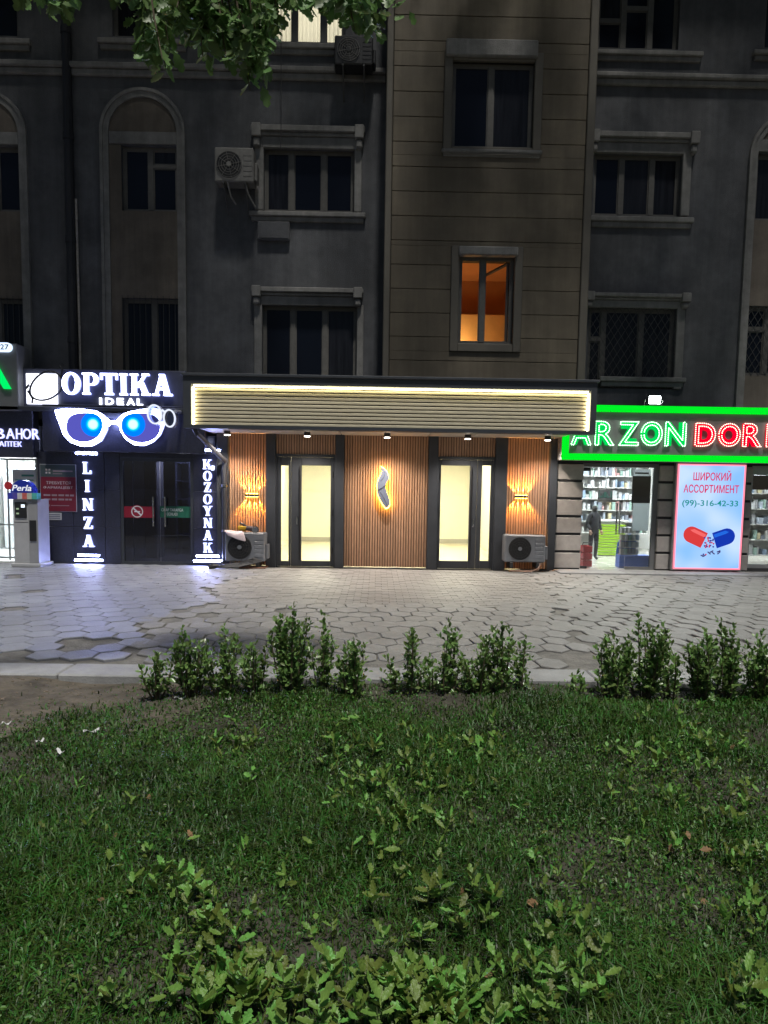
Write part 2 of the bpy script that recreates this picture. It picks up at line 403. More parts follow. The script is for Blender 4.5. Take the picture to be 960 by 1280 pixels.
def left_edge(y):  # boundary of the smooth left field
    return onZ(*( (330, 770) if y > 9 else (330 - (9-y)*62, 770 + (9-y)*25) ))[0] if False else (-2.55 + (9.4-y)*0.02 if y < 9.4 else -2.5 + (y-9.4)*0.02) - max(0, 8.3-y)*0.12
def is_left(x, y): return x < -2.45 - 0.10*max(0, 8.6-y) + 0.0*y + 0.25*math.sin(y*2.1)
def is_apron(x, y): return -2.3 < x < 2.7 + 0.06*(y-9.5) and y > 9.75
def is_right(x, y): return x > 2.35 + 0.12*(y-8) and not is_apron(x, y)
def is_mid(x, y): return not is_left(x, y) and not is_apron(x, y) and not is_right(x, y)
holes = [(-2.9, 7.0, .24), (-3.55, 6.5, .16), (2.0, 6.55, .30), (5.2, 8.6, .2), (-6.3, 12.0, .22)]
def miss(x, y):
    for hx, hy, r in holes:
        if (x-hx)**2 + ((y-hy)*0.7)**2 < r*r: return 0.9
    return 0.01
field(is_left, 0.155, 0.20, 0.0, 0.978, 0.004, 0.003, 0.007, miss, 0)
field(is_mid, 0.135, 0.215, 0.10, 0.945, 0.009, 0.005, 0.012, lambda x, y: max(miss(x, y), 0.025), 1)
field(is_right, 0.155, 0.20, -0.06, 0.955, 0.007, 0.005, 0.028, miss, 1)
mats3 = [paver_clean, paver_mat, apron_mat]
def paver_geo(p, origin=True):
    x, y, rx, ry, rot, sh, jit, dz, tx, ty, mi = p
    poly = hexpoly(0, 0, rx, ry, sh, rot, jit); top = [(a*0.93, b*0.95) for a, b in poly]
    mb = MB(); mb.zprism(poly, -0.06, -0.006, poly); n = 6
    mb.v += [(a, b, 0.0) for a, b in top]
    mb.f = [f for f in mb.f if f != tuple(range(n, 2*n))]
    mb.f += [(6+i, 6+(i+1) % 6, 12+(i+1) % 6, 12+i) for i in range(6)] + [tuple(range(12, 18))]
    mb.v = [(a, b, c + a*tx + b*ty + dz) for a, b, c in mb.v]
    return mb
pieces.sort(key=lambda p: p[1]**2 + 0.3*p[0]**2)
shared = {}
inview = [p for p in pieces if abs(p[0] + 0.0) < 0.552*p[1] + 0.1]
keep = set(id(p) for p in inview[:295])
rest = [MB(), MB()]
for p in pieces:
    if id(p) in keep:
        key = (p[10], random.randint(0, 9))
        if key not in shared:
            g = paver_geo((0, 0) + p[2:7] + (0, 0, 0) + p[10:])
            shared[key] = mesh_from('paver', g.v, g.f, mats3[p[10]])
        o = bpy.data.objects.new('paver', shared[key]); COL.objects.link(o); o.parent = pavement
        o.location = (p[0], p[1], p[7]); o.rotation_euler = (p[8], p[9], random.choice((0, math.pi)))
    else:
        g = paver_geo(p); rest[p[10]].add([(a+p[0], b+p[1], c) for a, b, c in g.v], g.f)
for k, r in enumerate(rest):
    o = struct('distant_paver_field', r, mats3[k], 'stuff'); o.parent = pavement
# apron: small worn concrete blocks too fine to pick apart
ap = MB(); bw, bl = 0.11, 0.21
for j in range(int(4.45/bw)):
    y = 9.62 + j*bw
    for i in range(-16, 18):
        x = (i + 0.5*(j % 2))*bl + 0.1
        if -2.45 + 0.25*math.sin(y*2.1)*0.4 < x < 2.75 + 0.06*(y-9.5):
            dz = random.uniform(-.003, .003) - 0.004
            g = MB(); q = [(x-bl*.485, y-bw*.47), (x+bl*.485, y-bw*.47), (x+bl*.485, y+bw*.47), (x-bl*.485, y+bw*.47)]
            ap.zprism(q, -0.05, dz)
o = struct('apron_paving', ap, apron_mat, 'stuff'); o.parent = pavement
# kerb stones
kt = Thing('kerb', 'long pale concrete kerb between the paving and the lawn', 'kerb', (0, KY0, LZ))
x = -6.9; kxs = [onZ(62, 850, 0)[0]]
while kxs[-1] < 6.5: kxs.append(kxs[-1] + 1.52)
while kxs[0] > -6.5: kxs.insert(0, kxs[0] - 1.52)
for a, b in zip(kxs[:-1], kxs[1:]):
    mb = MB().cbox(a+0.006, b-0.006, KY0 + random.uniform(-.012, .012), KY1 + random.uniform(-.008, .008), -0.30, 0.012 + random.uniform(-.008, .008), 0.012)
    kt.part('kerb_stone', mb, kerb_mat)
# shop thresholds
tb = Thing('threshold_slab', 'pale stone threshold slab along the pharmacy entrance on the right', 'slab', (5.5, 13.7, 0))
xr = onY(690, 711, YB)[0]
for k in range(4):
    tb.part('slab', MB().cbox(xr + k*1.35 + .004, xr + (k+1)*1.35 - .004, 13.55, 14.16, -0.03, 0.03 + 0.002*(k % 2), 0.008), kerb_mat)

# ================================================================== APARTMENT BUILDING
bld = Thing('apartment_building', 'dark grey plaster apartment block with arched niches and a central panelled bay', 'building', (0, YM, 0))
BX0, BX1, BZ1 = -11.5, 11.5, 13.2
bayL, bayR = onY(481, 300, YB)[0], onY(737, 300, YB)[0]
holesM, wins = [], []
def window(px, Y, cols, mat_frame=win_frame, sill=None, sill_d=0.10, lintel=None, jamb=None, grille=None, rows=None, glassmat=dark_glass, shutter=None, hole=True, pane_on=True, out=0.0):
    X0, X1, Z0, Z1 = RC(*px, Y)
    if hole: (holesM if Y == YM else holesB).append((X0, X1, Z0, Z1))
    fy0, fy1 = Y + 0.10, Y + 0.16
    f = MB(); t = 0.055
    f.box(X0, X0+t, fy0, fy1, Z0, Z1); f.box(X1-t, X1, fy0, fy1, Z0, Z1)
    f.box(X0+t, X1-t, fy0, fy1, Z0, Z0+t); f.box(X0+t, X1-t, fy0, fy1, Z1-t, Z1)
    xs_ = [X0+t] + [X0 + (X1-X0)*c for c in cols] + [X1-t]
    for c in xs_[1:-1]: f.box(c-0.05, c+0.05, fy0-0.01, fy1-0.002, Z0+t, Z1-t)
    w = bld.part('window', f, mat_frame)
    for i in range(len(xs_)-1):
        a = xs_[i] + (0.05 if i else 0); b = xs_[i+1] - (0.05 if i < len(xs_)-2 else 0)
        zz = [Z0+t, Z1-t]
        r = (rows or {}).get(i)
        if r:
            zc = Z0 + (Z1-Z0)*r
            bld.part('transom', MB().box(a, b, fy0-0.006, fy1-0.004, zc-0.04, zc+0.04), mat_frame, w)
            zz = [Z0+t, zc-0.04, zc+0.04, Z1-t]
        for k in range(0, len(zz), 2):
            gm_ = glassmat if random.random() < .6 else dim_glass
            if pane_on: bld.part('pane', MB().box(a, b, fy0+0.025, fy0+0.033, zz[k], zz[k+1]), gm_, w)
            s2 = MB(); q = 0.022
            s2.box(a, a+q, fy0+.012, fy0+.024, zz[k], zz[k+1]); s2.box(b-q, b, fy0+.012, fy0+.024, zz[k], zz[k+1])
            s2.box(a+q, b-q, fy0+.012, fy0+.024, zz[k], zz[k]+q); s2.box(a+q, b-q, fy0+.012, fy0+.024, zz[k+1]-q, zz[k+1])
            bld.part('sash', s2, mat_frame, w)
    if sill:
        a, b, c, d = RC(*sill, Y-sill_d)
        sb = MB().cbox(a, b, Y-sill_d, Y+0.08, (c+d)/2, d, 0.015); sb.cbox(a+0.04, b-0.04, Y-sill_d*0.55, Y+0.07, c, (c+d)/2-0.001, 0.012)
        bld.part('sill', sb, trim_grey, w)
    if lintel:
        a, b, c, d = RC(*lintel, Y-0.1)
        lb = MB(); hh = d-c
        lb.cbox(a, b, Y-0.16, Y+0.02, d-hh*0.28, d, 0.012); lb.cbox(a+0.05, b-0.05, Y-0.10, Y+0.02, d-hh*0.45, d-hh*0.29, 0.01)
        lb.cbox(a+0.09, b-0.09, Y-0.06, Y+0.02, c, d-hh*0.46, 0.01)
        for e0 in (a+0.02, b-0.20): lb.cbox(e0, e0+0.18, Y-0.20, Y+0.02, d-hh*0.6, d+0.015, 0.012); lb.cbox(e0+.02, e0+.16, Y-0.17, Y+0.02, d-hh*1.05, d-hh*0.62, 0.03)
        bld.part('lintel', lb, trim_grey, w)
    if jamb:
        for (j0, j1) in jamb:
            a, b, c, d = RC(j0, px[1], j1, px[3], Y)
            bld.part('jamb', MB().cbox(a, b, Y-0.06, Y+0.02, Z0, Z1+0.02, 0.012), trim_grey, w)
    if shutter:
        a, b, c, d = RC(*shutter, Y-0.1)
        bld.part('shutter_box', MB().cbox(a, b, Y-0.12, Y+0.05, c, d, 0.02), trim_grey, w)
    if grille:
        g = MB(); W, H = X1-X0, Z1-Z0; r = 0.006; gy = Y - 0.02
        if grille == 'diamond':
            st = 0.15; n = int((W+H)/st)+2
            for sgn in (1, -1):
                for k in range(n):
                    u = k*st
                    if sgn > 0: a = (X0+max(0, u-H/1.6), Z0+min(u*1.6, H)); b = (X0+min(u, W), Z0+max(0, (u-W)*1.6))
                    else: a = (X1-max(0, u-H/1.6), Z0+min(u*1.6, H)); b = (X1-min(u, W), Z0+max(0, (u-W)*1.6))
                    if abs(a[0]-b[0]) > 0.02 and a[1] >= Z0 and b[1] <= Z1: g.tube([(a[0], gy+0.004*sgn, a[1]), (b[0], gy+0.004*sgn, b[1])], r, 5)
        else:
            n = int(W/0.11)
            for k in range(n+1): g.tube([(X0+W*k/n, gy, Z0), (X0+W*k/n, gy, Z1+0.05)], r, 5)
            for zz_ in (Z0+.1, Z1-.05): g.tube([(X0, gy-.008, zz_), (X1, gy-.008, zz_)], r, 5)
        bld.part('grille', g, iron, w)
    return w, (X0, X1, Z0, Z1)
holesB = []
# left side of the facade
window((330, 186, 443, 265), YM, (0.30, 0.66), sill=(311, 264, 457, 276), lintel=(314, 158, 456, 184), jamb=((319, 330), (443, 452)))
window((328, 382, 446, 486), YM, (0.32, 0.66), sill=None, lintel=(314, 360, 454, 381), jamb=((318, 328), (446, 454)))
window((140, -30, 208, 46), YM, (0.5,), sill=(121, 47, 234, 60))
window((-45, -30, 22, 45), YM, (0.5,), sill=(-60, 46, 37, 60))
wD, rD = window((340, -40, 432, 53), YM, (0.30, 0.70), sill=(333, 53, 442, 66), pane_on=False, mat_frame=frame_dark)
# right side
window((742, 192, 851, 270), YM, (0.33, 0.68), sill=(738, 270, 868, 283), lintel=(736, 166, 874, 190), jamb=((851, 862),))
window((735, 385, 843, 486), YM, (0.18, 0.62), lintel=(730, 367, 863, 384), jamb=((843, 853),), grille='diamond', rows={0: 0.62}, sill=(750, 471, 858, 483))
window((748, -30, 850, 61), YM, (0.33, 0.66), sill=(742, 62, 880, 74), rows={0: 0.42, 1: 0.60})
window((957, -30, 1040, 61), YM, (0.5,), sill=(943, 62, 1056, 74))
# arched niches
def arch(pxl, pxr, pytop, pybot, wins_):
    X0, X1, Z0, Z1 = RC(pxl, pytop, pxr, pybot, YM)
    R = (X1-X0)/2; cx = (X0+X1)/2; zc = Z1 - R; t = 0.17
    def prof(r, y): return [(cx + r*math.cos(rad(a)), y, zc + r*math.sin(rad(a))) for a in np.linspace(0, 180, 25)]
    mb = MB()
    for (ro, ri, pr) in ((R, R-0.06, 0.07), (R-0.0605, R-t, 0.045)):
        po = [(cx+ro, Z0)] + [(cx + ro*math.cos(rad(a)), zc + ro*math.sin(rad(a))) for a in np.linspace(0, 180, 25)] + [(cx-ro, Z0)]
        pi_ = [(cx+ri, Z0)] + [(cx + ri*math.cos(rad(a)), zc + ri*math.sin(rad(a))) for a in np.linspace(0, 180, 25)] + [(cx-ri, Z0)]
        for i in range(len(po)-1): mb.prism([po[i], po[i+1], pi_[i+1], pi_[i]], YM-pr, YM+0.01)
    bld.part('arch_moulding', mb, trim_grey)
    ri = R - t - 0.002
    rects = []
    for w in wins_:
        _, r = window(*w[0], **w[1]); rects.append(r)
    rects.sort(key=lambda r: -r[3])
    zt = rects[0][3] + 0.26
    th = max(0.02, math.asin(max(-1, min(1, (zt-zc)/ri))))
    po = [(cx + ri*math.cos(a), zc + ri*math.sin(a)) for a in np.linspace(th, math.pi-th, 21)]
    bld.part('niche_panel', MB().prism(po, YM-0.012, YM+0.01), niche_mat)
    bld.part('niche_beam', MB().cbox(cx-ri*0.995, cx+ri*0.995, YM-0.03, YM+0.01, rects[0][3]+0.02, zt-0.004, 0.008), trim_grey)
    z_hi = rects[0][3]+0.018
    for r in rects:
        for (a, b) in ((cx-ri, r[0]), (r[1], cx+ri)):
            if b - a > 0.03: bld.part('niche_panel', MB().box(a, b, YM-0.012, YM+0.01, r[2], r[3]), niche_mat)
    zs = [z_hi] + sum([[r[3], r[2]] for r in rects], []) + [Z0]
    for k in range(2, len(zs)-1, 2):
        if zs[k] - zs[k+1] > 0.05: bld.part('niche_panel', MB().box(cx-ri, cx+ri, YM-0.0125, YM+0.01, zs[k+1]+0.001, zs[k]-0.001), niche_mat)
arch(128, 233, 111, 500, [(((152, 182, 222, 264), YM, (0.50,)), dict(rows={1: 0.72})), (((154, 373, 227, 486), YM, (0.52,)), dict(grille='bars'))])
arch(-66, 38, 113, 500, [(((-42, 182, 28, 264), YM, (0.50,)), dict(rows={0: 0.72})), (((-40, 373, 33, 486), YM, (0.52,)), dict(grille='bars'))])
arch(928, 1034, 140, 520, [(((945, 192, 1015, 276), YM, (0.45,)), dict(rows={1: 0.72})), (((932, 383, 1012, 470), YM, (0.35,)), dict(grille='diamond', rows={0: 0.68}))])
# walls with real openings
def wall_mesh(X0, X1, Z0, Z1, y0, y1, holes):
    xs_ = sorted({X0, X1} | {max(X0, min(X1, v)) for h in holes for v in h[:2]}); zs_ = sorted({Z0, Z1} | {max(Z0, min(Z1, v)) for h in holes for v in h[2:]})
    mb = MB()
    solid = [[not any(h[0] - 1e-6 < (xs_[i]+xs_[i+1])/2 < h[1] + 1e-6 and h[2] - 1e-6 < (zs_[j]+zs_[j+1])/2 < h[3] + 1e-6 for h in holes) for j in range(len(zs_)-1)] for i in range(len(xs_)-1)]
    nx_, nz_ = len(xs_)-1, len(zs_)-1
    vid = {}
    def vt(i, j, k):
        key = (i, j, k)
        if key not in vid: vid[key] = len(mb.v); mb.v.append((xs_[i], y0 if k == 0 else y1, zs_[j]))
        return vid[key]
    def sol(i, j): return 0 <= i < nx_ and 0 <= j < nz_ and solid[i][j]
    for i in range(nx_):
        for j in range(nz_):
            if not solid[i][j]: continue
            mb.f.append((vt(i, j, 0), vt(i+1, j, 0), vt(i+1, j+1, 0), vt(i, j+1, 0)))
            mb.f.append((vt(i, j, 1), vt(i, j+1, 1), vt(i+1, j+1, 1), vt(i+1, j, 1)))
            if not sol(i-1, j): mb.f.append((vt(i, j, 0), vt(i, j+1, 0), vt(i, j+1, 1), vt(i, j, 1)))
            if not sol(i+1, j): mb.f.append((vt(i+1, j, 0), vt(i+1, j, 1), vt(i+1, j+1, 1), vt(i+1, j+1, 0)))
            if not sol(i, j-1): mb.f.append((vt(i, j, 0), vt(i, j, 1), vt(i+1, j, 1), vt(i+1, j, 0)))
            if not sol(i, j+1): mb.f.append((vt(i, j+1, 0), vt(i+1, j+1, 0), vt(i+1, j+1, 1), vt(i, j+1, 1)))
    return mb
WZ0 = 2.95
bld.part('wall', wall_mesh(BX0, bayL+0.03, WZ0, BZ1, YM, YM+0.35, [h for h in holesM if h[0] < bayL]), wall_grey)
bld.part('wall', wall_mesh(bayR-0.03, BX1, WZ0, BZ1, YM, YM+0.35, [h for h in holesM if h[1] > bayR-0.2]), wall_grey)
bld.part('rear_wall', MB().box(BX0, BX1, YM+4.2, YM+4.4, WZ0, BZ1), wall_grey)
bld.part('floor_slab', MB().box(BX0, BX1, YM+0.36, YM+4.19, WZ0, WZ0+0.15), wall_grey)
bld.part('roof', MB().box(BX0-.3, BX1+.3, YB-.3, YM+4.6, BZ1+0.004, BZ1+0.3), wall_grey)
# string course between storeys
for (a, b, p0, p1) in ((BX0, bayL-0.02, (235, 80), (235, 95)), (bayR+0.02, BX1, (850, 92), (850, 106))):
    zt, zb = onY(*p0, YM-.1)[1], onY(*p1, YM-.1)[1]
    mb = MB().cbox(a, b, YM-0.14, YM+0.01, zt-(zt-zb)*0.45, zt, 0.02); mb.cbox(a, b, YM-0.08, YM+0.01, zb, zt-(zt-zb)*0.46, 0.02)
    bld.part('string_course', mb, trim_grey)
# central bay with cladding panels
w1, r1 = window((565, 77, 667, 185), YB, (0.48,), sill=(552, 186, 678, 195), sill_d=0.06, shutter=(558, 49, 673, 70), mat_frame=win_frame)
w2, r2 = window((573, 319, 642, 430), YB, (0.44,), mat_frame=win_frame, shutter=(574, 308, 648, 319), pane_on=False)
bayw = bld.part('bay_wall', wall_mesh(bayL, bayR, WZ0+.02, BZ1-.02, YB+0.04, YB+0.5, holesB), bay_back)
sL, sR = onY(489, 300, YB)[0], onY(727, 300, YB)[0]
for a, b in ((bayL-0.01, sL-0.012), (sR+0.012, bayR+0.01)):
    bld.part('corner_trim', MB().cbox(a, b, YB-0.03, YB+0.52, WZ0, BZ1-.01, 0.015), bay_strip, bayw)
zj = onY(605, 302, YB)[1]; step = (onY(605, 302, YB)[1] - onY(605, 452, YB)[1]) / 5
def around(r, m): return (r[0]-m, r[1]+m, r[2]-m, r[3]+m)
surr = [around(r1, 0.16), around(r2, 0.16)]
k0 = -9
for k in range(-20, 25):
    za, zb_ = zj - (k+1)*step + 0.006, zj - k*step - 0.006
    if zb_ < WZ0+.1 or za > BZ1-.2: continue
    spans = [(sL, sR)]
    cut = [s for s in surr if s[2] < zb_ and s[3] > za]
    zparts = sorted({za, zb_} | {v for s in cut for v in s[2:] if za < v < zb_})
    for z0_, z1_ in zip(zparts[:-1], zparts[1:]):
        zm = (z0_+z1_)/2; sp = [(sL, sR)]
        for s in cut:
            if s[2] < zm < s[3]: sp = [(sL, s[0]-0.004), (s[1]+0.004, sR)]
        for a, b in sp: bld.part('cladding_panel', MB().cbox(a, b, YB, YB+0.038, z0_, z1_, 0.006), bay_mat, bayw)
for r, s in zip((r1, r2), surr):
    f = MB(); y0 = YB-0.045
    f.cbox(s[0], r[0], y0, YB+0.09, s[2], s[3], 0.012); f.cbox(r[1], s[1], y0, YB+0.09, s[2], s[3], 0.012)
    f.cbox(r[0]+.001, r[1]-.001, y0, YB+0.09, s[2], r[2], 0.012); f.cbox(r[0]+.001, r[1]-.001, y0, YB+0.09, r[3], s[3], 0.012)
    bld.part('window_surround', f, bay_strip, bayw)
# lit rooms behind two windows
def room(x0, x1, z0, z1, y0, y1, mat, thick=0.03):
    mb = MB(); t = thick
    mb.box(x0-t, x1+t, y1, y1+t, z0-t, z1+t); mb.box(x0-t, x0, y0, y1-.001, z0, z1); mb.box(x1, x1+t, y0, y1-.001, z0, z1)
    mb.box(x0-t, x1+t, y0, y1-.001, z0-t, z0-.001); mb.box(x0-t, x1+t, y0, y1-.001, z1+.001, z1+t)
    return mb
bld.part('room', room(r2[0]-.5, r2[1]+.9, r2[2]-.5, r2[3]+.25, YB+.52, YB+2.6, None), orange_wall)
lamp('room_lamp', 'POINT', (r2[0]+0.0, YB+1.9, r2[2]+0.30), 38, (1.0, 0.58, 0.20), shadow_soft_size=0.15)
lamp('room_lamp', 'POINT', (r2[0]+0.4, YB+1.6, r2[2]-0.35), 2, (1.0, 0.5, 0.15), shadow_soft_size=0.1)
zsb = onY(605, 394, YB+2.4)[1]
bld.part('light_catch_block', MB().cbox(r2[0]-.45, r2[1]+.35, YB+2.3, YB+2.55, r2[2]-.48, zsb, .02), M('light_catch_pale', (.75, .55, .30), .5, .1))  # pale block added to catch the lamp light low in the room
sb = MB(); a = r2[1]-0.10
sb.add([(a, YB+.18, r2[2]+.08), (a-0.42, YB+.62, r2[2]+.08), (a-0.42, YB+.62, r2[3]-.22), (a, YB+.18, r2[3]-.10)], [(0, 1, 2, 3)])
def barlist(P, r): return [(P[i], P[(i+1) % 4]) for i in range(4)]
sf = MB()
P = [Vector(p) for p in sb.v]
for i in range(4): sf.tube([P[i], P[(i+1) % 4]], 0.032, 4)
bld.part('open_sash', sf, win_frame, w2)
# curtained bright window, top
bld.part('room', room(rD[0]-.1, rD[1]+.1, rD[2]-.1, rD[3]+.1, YM+.37, YM+1.4, None), white_wall)
lamp('room_lamp', 'AREA', ((rD[0]+rD[1])/2, YM+1.3, (rD[2]+rD[3])/2), 20, (1.0, 0.95, 0.78), to=((rD[0]+rD[1])/2, YM, (rD[2]+rD[3])/2), size=1.2)
cu = MB(); n = 140
for k in range(n+1):
    u = k/n; xx = rD[0] + (rD[1]-rD[0])*u; yy = YM+0.28 + 0.018*math.sin(u*110)
    cu.v += [(xx, yy, rD[2]+.02), (xx, yy, rD[3]-.02)]
cu.f = [(2*k, 2*k+2, 2*k+3, 2*k+1) for k in range(n)]
curt = M('curtain', (0.72, 0.70, 0.62), 0.9, 0.05, 6, 0.0, 60, transl=0.6)
bld.part('curtain', cu, curt, wD, smooth=True)
# drain pipes and cables
xq = onY(87, 250, YM-.1)[0]
dp = MB().tube([(xq, YM-.09, 3.6), (xq, YM-.09, BZ1)], 0.09, 10)
for z in (4.5, 6.5, 8.5, 10.5): dp.tube([(xq, YM-.09, z), (xq, YM-.09, z+.12)], 0.105, 10)
single('drain_pipe', dp, pipe_dark, 'thick black drainpipe running down the wall left of the tall arch', 'drainpipe', (xq, YM-.09, 3.6))
xq = onY(99, 380, YM-.05)[0]
single('thin_pipe', MB().tube([(xq-.02, YM-.05, onY(97, 250, YM)[1]), (xq, YM-.05, 3.65)], 0.025, 8), pipe_pale, 'thin pale pipe coming down behind the white eyewear shop sign', 'pipe', (xq, YM-.05, 3.65))
xq = onY(351, 100, YM-.2)[0]
single('hanging_cable', MB().tube([(xq, YM-.2, onY(351, 185, YM-.2)[1]), (xq+.01, YM-.2, 9), (xq-.02, YM-.16, BZ1)], 0.008, 5), black_plastic, 'thin black cable hanging down above the upper left window', 'cable', (xq, YM-.2, 8))

# ---- air conditioner units
def ac_unit(name, label, X0, X1, Z0, Z1, Yf, depth, mat, feet=True, brackets=False):
    W, H = X1-X0, Z1-Z0; cx = X0 + W*0.37; cz = (Z0+Z1)/2; R = min(H*0.42, W*0.33)
    t = Thing(name, label, 'air conditioner', ((X0+X1)/2, Yf+depth/2, Z0 - (0.12 if feet else 0)), 'air conditioner outdoor units')
    t.part('casing', MB().cbox(X0, X1, Yf, Yf+depth, Z0, Z1, 0.02), mat)
    t.part('fan_opening', MB().disc_y(cx, cz, R, Yf-0.004, Yf+0.02, 32), dark_grille)
    g = MB()
    for k in range(1, 6):
        r = R*k/5.2
        g.tube([(cx + r*math.cos(a), Yf-0.02, cz + r*math.sin(a)) for a in np.linspace(0, 2*math.pi, 29)[:-1]], 0.005, 5, True)
    for k in range(8):
        a = k*math.pi/4 + .2; g.tube([(cx + .05*math.cos(a), Yf-0.016, cz + .05*math.sin(a)), (cx + R*math.cos(a), Yf-0.012, cz + R*math.sin(a))], 0.005, 5)
    t.part('fan_guard', g, dark_grille if mat is ac_mat else ac_old)
    t.part('hub', MB().disc_y(cx, cz, R*0.17, Yf-0.028, Yf-0.008, 16), mat)
    bl = MB()
    for k in range(3):
        a0 = k*2*math.pi/3
        bl.add([(cx + .03*math.cos(a0), Yf-.006, cz + .03*math.sin(a0)), (cx + R*.9*math.cos(a0+.2), Yf-.0075, cz + R*.9*math.sin(a0+.2)), (cx + R*.9*math.cos(a0+.9), Yf-.005, cz + R*.9*math.sin(a0+.9)), (cx + .03*math.cos(a0+1), Yf-.005, cz + .03*math.sin(a0+1))], [(0, 1, 2, 3)])
    t.part('fan_blades', bl, black_plastic)
    pn = MB()
    for k in range(5): pn.cbox(X0+W*0.74, X1-W*0.04, Yf-0.006, Yf+0.005, Z0+H*(.16+.15*k), Z0+H*(.27+.15*k), 0.003)
    t.part('front_panel', pn, mat)
    t.part('valve_cover', MB().cbox(X1+.001, X1+0.06, Yf+0.06, Yf+depth-.03, Z0+0.05, Z0+H*0.6, 0.015), mat)
    if feet:
        for u in (0.14, 0.78): t.part('foot', MB().cbox(X0+W*u, X0+W*u+.06, Yf-.03, Yf+depth+.03, Z0-0.12, Z0-.001, 0.006), black_plastic)
    if brackets:
        for u in (0.2, 0.75):
            b = MB().box(X0+W*u, X0+W*u+.035, Yf-.02, YM, Z0-.04, Z0-.002); b.tube([(X0+W*u+.02, Yf, Z0-.03), (X0+W*u+.02, YM-.01, Z0-.45)], 0.015, 5)
            t.part('bracket', b, iron)
    return t
a, b, c, d = RC(268, 184, 317, 227, YM-.5)
acw = ac_unit('air_conditioner', 'old grey air conditioner on wall brackets beside the upper left window', a, b, c, d, YM-.5, 0.34, ac_old, False, True)
h = MB().tube([(a+.25, YM-.48, c), (a+.3, YM-.4, c-.25), (a+.38, YM-.3, c-.35)], 0.018, 6); h.tube([(b-.2, YM-.48, c+.1), (b-.12, YM-.42, c-.2), (b+.0, YM-.3, c-.4)], 0.018, 6)
acw.part('hose', h, ac_old)
a, b, c, d = RC(418, 44, 466, 80, YM-.5)
ac_unit('air_conditioner', 'dark air conditioner on brackets beneath the bright curtained top window', a, b, c, d, YM-.5, 0.36, black_plastic, False, True)
a, b, c, d = RC(322, 277, 362, 300, YM-.08)
vb = Thing('meter_box', 'small dark wall box below the upper left window sill', 'box', (a, YM-.08, c))
vb.part('casing', MB().cbox(a, b, YM-.10, YM-.002, c, d, 0.012), wall_grey); vb.part('door', MB().cbox(a+.03, b-.03, YM-.112, YM-.1005, c+.03, d-.03, .006), wall_grey)

# ================================================================== CENTRAL STOREFRONT
sfL, sfR = onY(272, 640, YB)[0], onY(694, 640, YB)[0]
ZS = onY(480, 543, YB)[1]                       # soffit height at the wall
sf = Thing('storefront', 'storefront of vertical wood slats between dark posts with two lit glass doors', 'storefront', ((sfL+sfR)/2, YB, 0))
posts = [(272, 287), (333, 345), (419, 430), (534, 546), (617, 632), (684, 694)]
PX = []
for a, b in posts:
    xa, xb = onY(a, 640, YB)[0], onY(b, 640, YB)[0]; PX.append((xa, xb))
    sf.part('post', MB().cbox(xa, xb, YB-0.09, YB+0.12, -0.02, ZS-.002, 0.008), anthracite)
def slats(x0, x1, z0, z1, name='slat'):
    sf.part('slat_backing', MB().box(x0+.001, x1-.001, YB+0.004, YB+0.03, z0, z1), slat_back)
    n = max(2, round((x1-x0)/0.0535)); p = (x1-x0)/n
    mb = MB().cbox(-p*.35, p*.35, YB-0.020-YB, 0.0035, z0, z1, 0.004)
    me = mesh_from('slat', mb.v, mb.f, slat_wood)
    for k in range(n): sf.share(name, me, None, (x0 + p*(k+.5) - sf.loc.x, 0, 0))
slats(PX[0][1], PX[1][0], 0.02, ZS-.01); slats(PX[2][1], PX[3][0], 0.02, ZS-.01); slats(PX[4][1], PX[5][0], 0.02, ZS-.01)
zd = onY(480, 573, YB)[1]
slats(PX[1][1], PX[2][0], zd+.06, ZS-.01); slats(PX[3][1], PX[4][0], zd+.06, ZS-.01)
